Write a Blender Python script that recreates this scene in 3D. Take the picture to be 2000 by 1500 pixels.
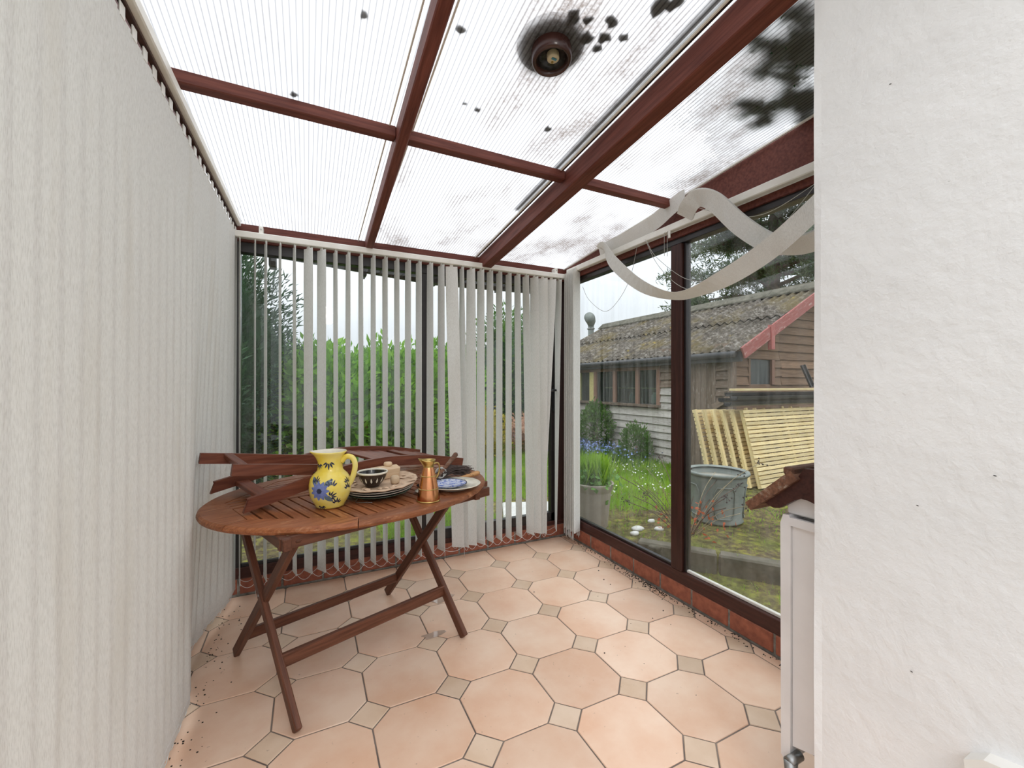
import bpy, bmesh, math, random
import numpy as np
from mathutils import Vector, Matrix
random.seed(7); RNG = np.random.default_rng(11)
SC = bpy.context.scene
for o in list(bpy.data.objects): bpy.data.objects.remove(o)
COL = SC.collection
# ------------------------------------------------------------------ camera, sky, exposure
YAW = 0.4535
cam_d = bpy.data.cameras.new('camera'); cam_d.sensor_fit = 'HORIZONTAL'; cam_d.sensor_width = 36
cam_d.lens = 820/2000*36; cam_d.clip_start = 0.02; cam_d.clip_end = 300
cam = bpy.data.objects.new('camera', cam_d); COL.objects.link(cam)
cam.location = (0, 0, 1.25); cam.rotation_euler = (math.pi/2, 0, -YAW); SC.camera = cam
VS = SC.view_settings; VS.view_transform = 'Standard'; VS.look = 'None'; VS.gamma = 1; VS.use_curve_mapping = False
VS.exposure = 1.2
LAMP = 26.0            # radiance of the lamp globe
def build_world():
    w = bpy.data.worlds.new('overcast_sky'); SC.world = w; w.use_nodes = True
    nt = w.node_tree; N = nt.nodes; L = nt.links; N.clear()
    out = N.new('ShaderNodeOutputWorld'); bg = N.new('ShaderNodeBackground'); tc = N.new('ShaderNodeTexCoord')
    sep = N.new('ShaderNodeSeparateXYZ'); L.new(tc.outputs['Generated'], sep.inputs[0])
    # overcast: three times as bright at the zenith as at the horizon
    cl = N.new('ShaderNodeMath'); cl.operation = 'MAXIMUM'; cl.inputs[1].default_value = 0; L.new(sep.outputs[2], cl.inputs[0])
    ma = N.new('ShaderNodeMath'); ma.operation = 'MULTIPLY_ADD'; ma.inputs[1].default_value = 2.8; ma.inputs[2].default_value = 1.0
    L.new(cl.outputs[0], ma.inputs[0])
    mp = N.new('ShaderNodeMapping'); mp.inputs['Scale'].default_value = (1, 1, 2.6); L.new(tc.outputs['Generated'], mp.inputs[0])
    no = N.new('ShaderNodeTexNoise'); no.inputs['Scale'].default_value = 2.6; no.inputs['Detail'].default_value = 5; L.new(mp.outputs[0], no.inputs[0])
    rp = N.new('ShaderNodeValToRGB'); rp.color_ramp.elements[0].position = .3; rp.color_ramp.elements[1].position = .72
    rp.color_ramp.elements[0].color = (.78, .815, .89, 1); rp.color_ramp.elements[1].color = (.965, .98, 1.02, 1); L.new(no.outputs[0], rp.inputs[0])
    mm = N.new('ShaderNodeMath'); mm.operation = 'MULTIPLY'; mm.inputs[1].default_value = .40; L.new(ma.outputs[0], mm.inputs[0])
    L.new(rp.outputs[0], bg.inputs[0]); L.new(mm.outputs[0], bg.inputs[1]); L.new(bg.outputs[0], out.inputs[0])
build_world()

# ------------------------------------------------------------------ materials
def newmat(name):
    m = bpy.data.materials.new(name); m.use_nodes = True
    nt = m.node_tree; nt.nodes.clear()
    return m, nt.nodes, nt.links
def coords(N, L, scale=(1, 1, 1), src='Object', rnd=True):
    tc = N.new('ShaderNodeTexCoord'); mp = N.new('ShaderNodeMapping'); mp.inputs['Scale'].default_value = scale
    L.new(tc.outputs[src], mp.inputs[0])
    if rnd:
        oi = N.new('ShaderNodeObjectInfo'); mu = N.new('ShaderNodeMath'); mu.operation = 'MULTIPLY'; mu.inputs[1].default_value = 37.0
        L.new(oi.outputs['Random'], mu.inputs[0]); cb = N.new('ShaderNodeCombineXYZ')
        for i in range(3): L.new(mu.outputs[0], cb.inputs[i])
        L.new(cb.outputs[0], mp.inputs['Location'])
    return mp.outputs[0]
def noise(N, L, vec, scale, detail=4, rough=.55):
    n = N.new('ShaderNodeTexNoise'); n.inputs['Scale'].default_value = scale; n.inputs['Detail'].default_value = detail
    n.inputs['Roughness'].default_value = rough; L.new(vec, n.inputs[0]); return n.outputs[0]
def ramp(N, L, fac, stops):
    r = N.new('ShaderNodeValToRGB'); e = r.color_ramp.elements
    while len(e) < len(stops): e.new(.5)
    for i, (p, c) in enumerate(stops): e[i].position = p; e[i].color = (*c, 1) if len(c) == 3 else c
    L.new(fac, r.inputs[0]); return r.outputs[0]
def mixc(N, L, fac, a, b, mode='MIX'):
    m = N.new('ShaderNodeMix'); m.data_type = 'RGBA'; m.blend_type = mode
    if isinstance(fac, (int, float)): m.inputs[0].default_value = fac
    else: L.new(fac, m.inputs[0])
    for s, v in ((6, a), (7, b)):
        if isinstance(v, tuple): m.inputs[s].default_value = (*v, 1)
        else: L.new(v, m.inputs[s])
    return m.outputs[2]
def principled(N, L, col, rough=.5, metal=0, spec=.5, bump=None, bstr=.3, bdist=.002):
    p = N.new('ShaderNodeBsdfPrincipled')
    if isinstance(col, tuple): p.inputs['Base Color'].default_value = (*col, 1)
    else: L.new(col, p.inputs['Base Color'])
    p.inputs['Roughness'].default_value = rough; p.inputs['Metallic'].default_value = metal
    p.inputs['Specular IOR Level'].default_value = spec
    if bump is not None:
        b = N.new('ShaderNodeBump'); b.inputs['Strength'].default_value = bstr; b.inputs['Distance'].default_value = bdist
        L.new(bump, b.inputs['Height']); L.new(b.outputs[0], p.inputs['Normal'])
    return p
def fin(N, L, sh):
    o = N.new('ShaderNodeOutputMaterial'); L.new(sh.outputs[0] if hasattr(sh, 'outputs') else sh, o.inputs[0])
def pm(name, c1, c2=None, rough=.5, scale=20, stretch=(1, 1, 1), metal=0, spec=.5, bstr=0, bdist=.002, detail=4, lo=.35, hi=.68, rnd=True):
    m, N, L = newmat(name)
    if c2 is None: c2 = tuple(v*.82 for v in c1)
    v = coords(N, L, stretch, rnd=rnd); n = noise(N, L, v, scale, detail)
    c = ramp(N, L, n, [(lo, c2), (hi, c1)])
    fin(N, L, principled(N, L, c, rough, metal, spec, n if bstr else None, bstr, bdist)); return m
def wood(name, dark, light, rough=.5, worn=None):
    m, N, L = newmat(name)
    v = coords(N, L, (1.6, 26, 26)); n = noise(N, L, v, 3.2, 6, .6)
    c = ramp(N, L, n, [(.3, dark), (.7, light)])
    oi = N.new('ShaderNodeObjectInfo'); h = N.new('ShaderNodeMapRange'); h.inputs[3].default_value = .82; h.inputs[4].default_value = 1.15
    L.new(oi.outputs['Random'], h.inputs[0]); cb = N.new('ShaderNodeCombineXYZ')
    for i in range(3): L.new(h.outputs[0], cb.inputs[i])
    c = mixc(N, L, 1.0, c, cb.outputs[0], 'MULTIPLY')
    if worn:
        v2 = coords(N, L, (3, 9, 9)); n2 = noise(N, L, v2, 4, 6, .7); f = ramp(N, L, n2, [(.55, (0, 0, 0)), (.72, (1, 1, 1))])
        c = mixc(N, L, f, c, worn)
    fin(N, L, principled(N, L, c, rough, 0, .28, n, .25, .0015)); return m
def foliage(name, a, b, trans=.35, scale=6):
    m, N, L = newmat(name)
    v = coords(N, L, (1, 1, 1)); n = noise(N, L, v, scale, 3); c = ramp(N, L, n, [(.3, a), (.7, b)])
    d = principled(N, L, c, .5, 0, .3); t = N.new('ShaderNodeBsdfTranslucent'); L.new(c, t.inputs[0])
    mx = N.new('ShaderNodeMixShader'); mx.inputs[0].default_value = trans; L.new(d.outputs[0], mx.inputs[1]); L.new(t.outputs[0], mx.inputs[2])
    fin(N, L, mx); return m
M = {}
M['beam'] = wood('mahogany_beam', (.085, .021, .014), (.19, .056, .038), .55)
M['frame'] = wood('dark_brown_frame', (.035, .013, .010), (.075, .026, .020), .38)
M['frame_dark'] = pm('dark_bronze_frame', (.022, .017, .016), (.014, .011, .011), .35, 30)
M['table'] = wood('oiled_hardwood', (.17, .050, .018), (.36, .130, .050), .42, worn=(.46, .225, .11))
M['leg'] = wood('brown_table_leg', (.070, .025, .013), (.165, .064, .036), .45)
M['chair'] = wood('red_brown_chair', (.11, .030, .016), (.23, .075, .040), .42)
M['shelfwood'] = wood('weathered_shelf', (.07, .03, .018), (.20, .095, .055), .7, worn=(.35, .28, .21))
M['newwood'] = wood('yellow_softwood', (.70, .52, .23), (.90, .76, .46), .7)
M['board'] = wood('weathered_board', (.12, .085, .06), (.27, .20, .155), .8, worn=(.40, .35, .31))
M['paintboard'] = wood('flaking_white_board', (.40, .36, .33), (.66, .62, .58), .8, worn=(.22, .17, .14))
M['gableboard'] = wood('brown_gable_board', (.13, .075, .045), (.30, .19, .12), .8)
M['shedframe'] = wood('shed_window_wood', (.20, .10, .07), (.36, .22, .16), .7)
M['barge'] = wood('red_bargeboard', (.34, .085, .075), (.46, .16, .145), .7, worn=(.62, .5, .45))
M['yellowpaint'] = pm('pale_yellow_paint', (.72, .62, .27), rough=.7)
M['white'] = pm('white_plastic', (.80, .79, .75), (.74, .72, .67), .4, 8)
M['rail'] = pm('cream_aluminium', (.84, .82, .76), (.76, .73, .66), .4, 12)
M['rad'] = pm('white_radiator_enamel', (.78, .76, .745), (.70, .675, .66), .35, 5)
M['chain'] = pm('white_bead_chain', (.72, .71, .68), rough=.4)
M['cord'] = pm('cream_cord', (.50, .48, .43), rough=.8)
M['brick'] = pm('red_brick', (.40, .13, .072), (.24, .075, .045), .75, 26, bstr=.5, bdist=.003, detail=8)
M['mortar'] = pm('grey_mortar', (.30, .27, .23), (.14, .125, .105), .9, 30, bstr=.6)
M['grout'] = pm('dark_grout', (.25, .20, .165), (.13, .10, .085), .9, 8, detail=6)
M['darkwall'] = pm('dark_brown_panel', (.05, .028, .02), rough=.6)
M['copper'] = pm('polished_copper', (.72, .32, .15), (.60, .24, .10), .22, 14, metal=1)
M['brass'] = pm('old_brass', (.62, .46, .17), (.42, .30, .10), .3, 18, metal=1)
M['steel'] = pm('dull_steel', (.42, .42, .41), rough=.4, metal=1)
M['galv'] = pm('grey_planter_lead', (.25, .27, .245), (.18, .20, .18), .6, 7, bstr=.3)
M['terracotta'] = pm('stone_plastic_pot', (.46, .39, .33), (.38, .32, .27), .6, 9)
M['soil'] = pm('potting_soil', (.05, .038, .026), (.02, .015, .01), .95, 40, bstr=1, bdist=.01)
M['black'] = pm('black_plastic', (.018, .019, .021), (.010, .010, .011), .32, 12)
M['plaster_edge'] = pm('white_gloss_bead', (.80, .80, .78), rough=.4)
M['concrete'] = pm('mossy_concrete', (.17, .155, .12), (.07, .066, .045), .9, 9, bstr=.6, bdist=.006, detail=8)
M['stone'] = pm('white_painted_stone', (.74, .73, .70), (.60, .59, .55), .7, 12)
M['slate'] = pm('dark_grey_gutter', (.060, .060, .064), (.035, .035, .038), .5, 8)
M['bark'] = pm('pine_bark', (.17, .115, .085), (.07, .05, .04), .9, 6, (1, 1, .3), bstr=.8, bdist=.02)
M['twig'] = pm('dry_twig', (.16, .10, .07), (.09, .055, .04), .8, 20)
M['straw'] = pm('pale_dead_stem', (.42, .33, .20), rough=.8)
M['seed'] = pm('dark_seed_head', (.055, .032, .03), rough=.8)
M['yellowglaze'] = pm('yellow_glaze', (.86, .65, .07), (.84, .74, .28), .16, 9, lo=.3, hi=.62)
M['creamglaze'] = pm('cream_glaze', (.80, .75, .62), rough=.15)
M['blueglaze'] = pm('blue_paint', (.12, .16, .42), (.20, .25, .50), .2, 60)
M['navyglaze'] = pm('navy_paint', (.025, .032, .075), rough=.2)
M['greyglaze'] = pm('grey_blue_leaf_paint', (.13, .18, .22), rough=.2)
M['brownglaze'] = pm('dark_brown_slip', (.040, .022, .014), (.02, .011, .008), .25, 30)
M['blackglaze'] = pm('black_crazed_glaze', (.010, .009, .010), (.03, .026, .025), .2, 60)
M['beige'] = pm('carved_beige_plate', (.66, .49, .34), (.52, .36, .24), .65, 22, bstr=.7, bdist=.004)
M['greyplate'] = pm('grey_stoneware', (.52, .49, .42), (.40, .37, .31), .35, 12)
M['greenplate'] = pm('dark_green_glaze', (.055, .085, .055), rough=.25)
M['limewood'] = wood('pale_limewood', (.56, .40, .25), (.68, .52, .35), .6)
M['handlewood'] = wood('orange_handle_wood', (.42, .20, .08), (.60, .34, .15), .4)
M['bristle'] = pm('brown_bristle', (.085, .055, .045), (.035, .022, .018), .8, 60, (1, 1, .2))
M['redbit'] = pm('red_glaze', (.5, .05, .06), rough=.3)
M['debris'] = pm('black_leaf_debris', (.022, .020, .018), rough=.9)
M['cream_disc'] = pm('cream_bulb_socket', (.72, .64, .44), rough=.5)
M['bluelabel'] = pm('blue_label', (.07, .28, .38), rough=.5)
M['ventbrown'] = pm('brown_vent_plastic', (.060, .022, .017), (.04, .015, .012), .25, 10)
M['ventgrey'] = pm('grey_vent_flange', (.16, .15, .14), rough=.6)
M['water'] = pm('wet_film', (.55, .40, .31), rough=.05)
M['conifer'] = foliage('conifer_green', (.018, .055, .022), (.055, .13, .050), .3, 3)
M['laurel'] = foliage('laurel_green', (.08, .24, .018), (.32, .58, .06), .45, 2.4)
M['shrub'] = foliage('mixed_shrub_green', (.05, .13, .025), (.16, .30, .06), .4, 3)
M['yellowshrub'] = foliage('golden_shrub', (.34, .30, .04), (.55, .46, .07), .4, 3)
M['peachshrub'] = foliage('peach_blossom', (.50, .26, .16), (.66, .42, .28), .4, 5)
M['fartree'] = foliage('distant_tree_green', (.07, .15, .06), (.19, .30, .11), .4, 1.2)
M['pine'] = foliage('pine_needles', (.035, .075, .030), (.13, .19, .065), .3, 1.5)
M['grass'] = foliage('lawn_grass', (.17, .34, .025), (.44, .66, .075), .5, 1.5)
M['forget'] = pm('forget_me_not_blue', (.25, .34, .66), rough=.7)
M['daisy'] = pm('daisy_white', (.85, .85, .80), rough=.7)
M['redleaf'] = foliage('red_leaf', (.45, .08, .03), (.6, .16, .06), .4)
M['poty'] = foliage('pot_plant_green', (.10, .26, .05), (.26, .48, .12), .4, 8)

def m_tile(name, a, b):
    m, N, L = newmat(name)
    v = coords(N, L); n = noise(N, L, v, 3.5, 5, .6); c = ramp(N, L, n, [(.32, a), (.66, b)])
    oi = N.new('ShaderNodeObjectInfo'); h = N.new('ShaderNodeMapRange'); h.inputs[3].default_value = .9; h.inputs[4].default_value = 1.08
    L.new(oi.outputs['Random'], h.inputs[0]); cb = N.new('ShaderNodeCombineXYZ')
    for i in range(3): L.new(h.outputs[0], cb.inputs[i])
    c = mixc(N, L, 1.0, c, cb.outputs[0], 'MULTIPLY')
    n3 = noise(N, L, v, 55, 2); c = mixc(N, L, ramp(N, L, n3, [(.72, (0, 0, 0)), (.80, (.6, .6, .6))]), c, (.20, .11, .07))
    fin(N, L, principled(N, L, c, .38, 0, .45, n3, .08, .0008)); return m
M['tile'] = m_tile('apricot_tile', (.75, .465, .31), (.85, .63, .475))
M['tile_small'] = m_tile('sand_tile', (.62, .43, .285), (.75, .575, .43))
def m_fabric():
    m, N, L = newmat('blind_fabric')
    n = noise(N, L, coords(N, L, (420, 420, 50), rnd=False), 1.4, 3, .6); n2 = noise(N, L, coords(N, L, (7, 7, 1.2), rnd=False), 1.0, 3)
    c = ramp(N, L, n, [(.32, (.76, .75, .715)), (.56, (.92, .915, .885))])
    c = mixc(N, L, ramp(N, L, n2, [(.52, (0, 0, 0)), (.78, (.5, .5, .5))]), c, (.74, .70, .62))
    d = principled(N, L, c, .85, 0, .15, n, .2, .001); t = N.new('ShaderNodeBsdfTranslucent'); L.new(c, t.inputs[0])
    mx = N.new('ShaderNodeMixShader'); mx.inputs[0].default_value = .27; L.new(d.outputs[0], mx.inputs[1]); L.new(t.outputs[0], mx.inputs[2])
    fin(N, L, mx); return m
M['fabric'] = m_fabric()
def m_plaster():
    m, N, L = newmat('white_plaster')
    v = coords(N, L); n = noise(N, L, v, 26, 6, .6); n2 = noise(N, L, coords(N, L, (1, 1, 2.5)), 2.4, 5)
    c = ramp(N, L, n2, [(.3, (.75, .745, .73)), (.7, (.81, .805, .79))])
    n4 = noise(N, L, v, 7, 4); ad = N.new('ShaderNodeMath'); ad.operation = 'ADD'; L.new(n, ad.inputs[0]); L.new(n4, ad.inputs[1])
    fin(N, L, principled(N, L, c, .7, 0, .25, ad.outputs[0], .5, .007)); return m
M['plaster'] = m_plaster()
def m_roof(name, lo, hi, amt):
    m, N, L = newmat(name)
    tc = N.new('ShaderNodeTexCoord'); sp = N.new('ShaderNodeSeparateXYZ'); L.new(tc.outputs['Object'], sp.inputs[0])
    mu = N.new('ShaderNodeMath'); mu.operation = 'MULTIPLY'; mu.inputs[1].default_value = 1/.0175; L.new(sp.outputs[0], mu.inputs[0])
    fr = N.new('ShaderNodeMath'); fr.operation = 'FRACT'; L.new(mu.outputs[0], fr.inputs[0])
    rib = ramp(N, L, fr.outputs[0], [(0, (.36, .36, .357)), (.07, (.42, .42, .417)), (.22, (.80, .80, .79)), (.78, (.80, .80, .79)), (.93, (.42, .42, .417)), (1, (.36, .36, .357))])
    v = coords(N, L, (1.6, .8, 1), rnd=True); n = noise(N, L, v, 1.7, 8, .68)
    f = ramp(N, L, n, [(lo, (0, 0, 0)), (hi, (amt, amt, amt))])
    n2 = noise(N, L, coords(N, L, (3, 3, 1)), 26, 6, .7); f2 = mixc(N, L, 1.0, f, ramp(N, L, n2, [(.30, (.35, .35, .35)), (.62, (1, 1, 1))]), 'MULTIPLY')
    c = mixc(N, L, f2, rib, (.17, .13, .105))
    t = N.new('ShaderNodeBsdfTranslucent'); L.new(c, t.inputs[0])
    tr = N.new('ShaderNodeBsdfTransparent'); L.new(mixc(N, L, 1.0, c, (.92, .92, .90), 'MULTIPLY'), tr.inputs[0])
    a = N.new('ShaderNodeMixShader'); a.inputs[0].default_value = .30; L.new(t.outputs[0], a.inputs[1]); L.new(tr.outputs[0], a.inputs[2])
    d = principled(N, L, c, .35, 0, .5); b = N.new('ShaderNodeMixShader'); b.inputs[0].default_value = .12
    L.new(a.outputs[0], b.inputs[1]); L.new(d.outputs[0], b.inputs[2]); fin(N, L, b); return m
M['roof'] = m_roof('stained_twinwall_polycarbonate', .47, .64, .9); M['roof_clean'] = m_roof('cleaner_twinwall_polycarbonate', .54, .78, .6)
def m_glass(name, film=.05, tint=(.93, .95, .94), axis=(9, 9, .5)):
    m, N, L = newmat(name)
    tr = N.new('ShaderNodeBsdfTransparent'); tr.inputs[0].default_value = (*tint, 1)
    gl = N.new('ShaderNodeBsdfGlossy'); gl.inputs['Roughness'].default_value = .01
    lw = N.new('ShaderNodeLayerWeight'); lw.inputs[0].default_value = .5; pw = N.new('ShaderNodeMath'); pw.operation = 'POWER'; pw.inputs[1].default_value = 5; L.new(lw.outputs['Facing'], pw.inputs[0])
    fr = N.new('ShaderNodeMath'); fr.operation = 'MULTIPLY_ADD'; fr.inputs[1].default_value = .96; fr.inputs[2].default_value = .04; L.new(pw.outputs[0], fr.inputs[0])
    a = N.new('ShaderNodeMixShader'); L.new(fr.outputs[0], a.inputs[0]); L.new(tr.outputs[0], a.inputs[1]); L.new(gl.outputs[0], a.inputs[2])
    n = noise(N, L, coords(N, L, axis), 2.2, 6, .65); f = ramp(N, L, n, [(.40, (0, 0, 0)), (.75, (film*1.6, film*1.6, film*1.6))])
    d = N.new('ShaderNodeBsdfDiffuse'); d.inputs[0].default_value = (.78, .78, .76, 1)
    b = N.new('ShaderNodeMixShader'); L.new(f, b.inputs[0]); L.new(a.outputs[0], b.inputs[1]); L.new(d.outputs[0], b.inputs[2])
    fin(N, L, b); return m
M['glass'] = m_glass('window_glass', .03); M['glass_dirty'] = m_glass('streaky_window_glass', .055)
M['shedglass'] = m_glass('dirty_shed_glass', .10, (.6, .68, .66))
def m_ground():
    m, N, L = newmat('mossy_ground')
    tc = N.new('ShaderNodeTexCoord'); n = noise(N, L, tc.outputs['Object'], 1.3, 8, .65); n2 = noise(N, L, tc.outputs['Object'], 14, 6, .7)
    c1 = ramp(N, L, n2, [(.34, (.050, .038, .025)), (.5, (.14, .11, .06)), (.66, (.31, .29, .06))])
    c2 = ramp(N, L, n2, [(.3, (.06, .07, .02)), (.7, (.22, .26, .045))])
    c = mixc(N, L, ramp(N, L, n, [(.46, (0, 0, 0)), (.66, (.8, .8, .8))]), c1, c2)
    fin(N, L, principled(N, L, c, .95, 0, .1, n2, 1.0, .03)); return m
M['ground'] = m_ground()
def m_shedroof():
    m, N, L = newmat('mossy_cement_sheet')
    tc = N.new('ShaderNodeTexCoord'); v = tc.outputs['Object']
    n = noise(N, L, v, 13, 9, .85); c = ramp(N, L, n, [(.40, (.045, .036, .028)), (.52, (.16, .135, .11)), (.60, (.40, .37, .33))])
    n2 = noise(N, L, v, 1.6, 5, .6); c = mixc(N, L, ramp(N, L, n2, [(.50, (0, 0, 0)), (.66, (.6, .6, .6))]), c, (.19, .14, .045))
    n3 = noise(N, L, v, 3.1, 6, .6); c = mixc(N, L, ramp(N, L, n3, [(.64, (0, 0, 0)), (.72, (.8, .8, .8))]), c, (.46, .33, .04))
    fin(N, L, principled(N, L, c, .9, 0, .15, n, 1.0, .02)); return m
M['shedroof'] = m_shedroof()
def m_blueplate():
    m, N, L = newmat('blue_willow_print')
    v = coords(N, L); n = noise(N, L, v, 60, 5, .7); c = ramp(N, L, n, [(.40, (.05, .13, .58)), (.54, (.74, .78, .88))])
    fin(N, L, principled(N, L, c, .15)); return m
M['blueplate'] = m_blueplate()

# ------------------------------------------------------------------ object helpers
def wm(o):
    m = o.matrix_basis.copy()
    return wm(o.parent) @ o.matrix_parent_inverse @ m if o.parent else m
def attach(c, p):
    if p is not None:
        c.parent = p; c.matrix_parent_inverse = wm(p).inverted()
    return c
def tag(o, label, cat=None, group=None, kind=None):
    o['label'] = label
    if cat: o['category'] = cat
    if group: o['group'] = group
    if kind: o['kind'] = kind
    return o
def empty(name, loc, label, cat, group=None, kind=None):
    o = bpy.data.objects.new(name, None); o.empty_display_size = .05; o.location = loc; COL.objects.link(o)
    return tag(o, label, cat, group, kind)
def ob(name, me, parent=None, mtx=None):
    o = bpy.data.objects.new(name, me); COL.objects.link(o)
    if mtx is not None: o.matrix_basis = mtx
    return attach(o, parent)
def mesh(name, V, F, mat, smooth=False):
    me = bpy.data.meshes.new(name); me.from_pydata([tuple(v) for v in V], [], F); me.materials.append(M[mat] if isinstance(mat, str) else mat)
    bm = bmesh.new(); bm.from_mesh(me); bmesh.ops.recalc_face_normals(bm, faces=bm.faces); bm.to_mesh(me); bm.free()
    if smooth: me.polygons.foreach_set('use_smooth', [True]*len(me.polygons))
    return me
def mo(name, V, F, mat, parent=None, smooth=False, mtx=None):
    if mtx is None:      # keep the origin at the centre of the thing
        V = [Vector(v) for v in V]; c = sum(V, Vector())/len(V); V = [v-c for v in V]; mtx = Matrix.Translation(c)
    return ob(name, mesh(name, V, F, mat, smooth), parent, mtx)
BOXC = {}
def boxmesh(lx, ly, lz, b, mat):
    k = (round(lx, 4), round(ly, 4), round(lz, 4), round(b, 4), mat)
    if k in BOXC: return BOXC[k]
    b = min(b, lx*.45, ly*.45, lz*.45); bm = bmesh.new()
    for sx in (-1, 1):
        for sy in (-1, 1):
            for sz in (-1, 1):
                x, y, z = sx*lx/2, sy*ly/2, sz*lz/2
                if b > 0:
                    bm.verts.new((x-sx*b, y-sy*b, z)); bm.verts.new((x-sx*b, y, z-sz*b)); bm.verts.new((x, y-sy*b, z-sz*b))
                else: bm.verts.new((x, y, z))
    bmesh.ops.convex_hull(bm, input=bm.verts); bmesh.ops.dissolve_limit(bm, angle_limit=.01, verts=bm.verts, edges=bm.edges)
    me = bpy.data.meshes.new('box'); bm.to_mesh(me); bm.free(); me.materials.append(M[mat]); BOXC[k] = me; return me
def beam(name, p0, p1, w, h, mat, parent=None, up=(0, 0, 1), b=.003):
    p0, p1 = Vector(p0), Vector(p1); x = (p1-p0); l = x.length; x.normalize(); z = Vector(up); z = (z-x*z.dot(x)).normalized(); y = z.cross(x)
    m = Matrix((x, y, z)).transposed().to_4x4(); m.translation = (p0+p1)/2
    return ob(name, boxmesh(l, w, h, b, mat), parent, m)
def box(name, xr, yr, zr, mat, parent=None, b=.003):
    d = [xr[1]-xr[0], yr[1]-yr[0], zr[1]-zr[0]]; c = [(xr[0]+xr[1])/2, (yr[0]+yr[1])/2, (zr[0]+zr[1])/2]
    i = d.index(max(d)); p0, p1 = list(c), list(c); p0[i] -= d[i]/2; p1[i] += d[i]/2
    if i == 2: return beam(name, p0, p1, d[1], d[0], mat, parent, (1, 0, 0), b)
    return beam(name, p0, p1, d[1-i], d[2], mat, parent, (0, 0, 1), b)
def prism(poly, d0, d1, axis=2, bev=0):
    """outline poly (2d) pushed from d0 to d1 along an axis"""
    n = len(poly); V = []
    def P(a, b, d): return {0: (d, a, b), 1: (a, d, b), 2: (a, b, d)}[axis]
    if bev:
        cx = sum(p[0] for p in poly)/n; cy = sum(p[1] for p in poly)/n
        ins = []
        for a, b in poly:
            r = math.hypot(a-cx, b-cy); k = max(0, 1-bev*1.3/max(r, 1e-6)); ins.append((cx+(a-cx)*k, cy+(b-cy)*k))
        V = [P(a, b, d0) for a, b in poly]+[P(a, b, d1-bev) for a, b in poly]+[P(a, b, d1) for a, b in ins]; rings = 3
    else:
        V = [P(a, b, d0) for a, b in poly]+[P(a, b, d1) for a, b in poly]; rings = 2
    F = [list(range(n))[::-1], list(range((rings-1)*n, rings*n))]
    for r in range(rings-1):
        for i in range(n):
            j = (i+1) % n; F.append([r*n+i, r*n+j, (r+1)*n+j, (r+1)*n+i])
    return V, F
def tube(pts, r, n=6, cap=True):
    pts = [Vector(p) for p in pts]; V = []; F = []; rr = r if hasattr(r, '__len__') else [r]*len(pts)
    up = Vector((0, 0, 1)); pu = None
    for i, p in enumerate(pts):
        t = (pts[min(i+1, len(pts)-1)]-pts[max(i-1, 0)]).normalized()
        if pu is None: pu = up if abs(t.z) < .9 else Vector((1, 0, 0))
        u = (pu-t*pu.dot(t)).normalized(); pu = u; v = t.cross(u)
        for k in range(n):
            a = 2*math.pi*k/n; V.append(p+u*(math.cos(a)*rr[i])+v*(math.sin(a)*rr[i]))
    for i in range(len(pts)-1):
        for k in range(n): F.append([i*n+k, i*n+(k+1) % n, (i+1)*n+(k+1) % n, (i+1)*n+k])
    if cap: F.append(list(range(n))[::-1]); F.append(list(range((len(pts)-1)*n, len(pts)*n)))
    return V, F
def lathe(prof, n=40):
    V = []; F = []; m = len(prof)
    for r, z in prof:
        for k in range(n):
            a = 2*math.pi*k/n; V.append((r*math.cos(a), r*math.sin(a), z))
    for i in range(m-1):
        for k in range(n): F.append([i*n+k, i*n+(k+1) % n, (i+1)*n+(k+1) % n, (i+1)*n+k])
    return V, F
def join(*parts):
    V = []; F = []
    for v, f in parts:
        o = len(V); V += list(v); F += [[i+o for i in q] for q in f]
    return V, F
def bx(xr, yr, zr):
    V = [(x, y, z) for x in xr for y in yr for z in zr]
    return V, [[0, 1, 3, 2], [4, 6, 7, 5], [0, 4, 5, 1], [2, 3, 7, 6], [0, 2, 6, 4], [1, 5, 7, 3]]
def smoothpts(pts, k=6):
    """Catmull-Rom through the points"""
    P = [Vector(p) for p in pts]; P = [2*P[0]-P[1]]+P+[2*P[-1]-P[-2]]; out = []
    for i in range(1, len(P)-2):
        for j in range(k):
            t = j/k; a, b, c, d = P[i-1:i+3]
            out.append(.5*((2*b)+(c-a)*t+(2*a-5*b+4*c-d)*t*t+(3*b-a-3*c+d)*t**3))
    return out+[P[-2]]
def clip(poly, xr, yr):
    def cut(p, ins, inter):
        o = []
        for i in range(len(p)):
            a, b = p[i-1], p[i]
            if ins(b):
                if not ins(a): o.append(inter(a, b))
                o.append(b)
            elif ins(a): o.append(inter(a, b))
        return o
    for ax in (0, 1):
        for s, lim in ((1, (xr, yr)[ax][0]), (-1, (xr, yr)[ax][1])):
            ins = lambda q: s*(q[ax]-lim) >= -1e-9
            def inter(a, b):
                t = (lim-a[ax])/(b[ax]-a[ax]); return (a[0]+(b[0]-a[0])*t, a[1]+(b[1]-a[1])*t)
            poly = cut(poly, ins, inter)
            if len(poly) < 3: return []
    return poly

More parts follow.
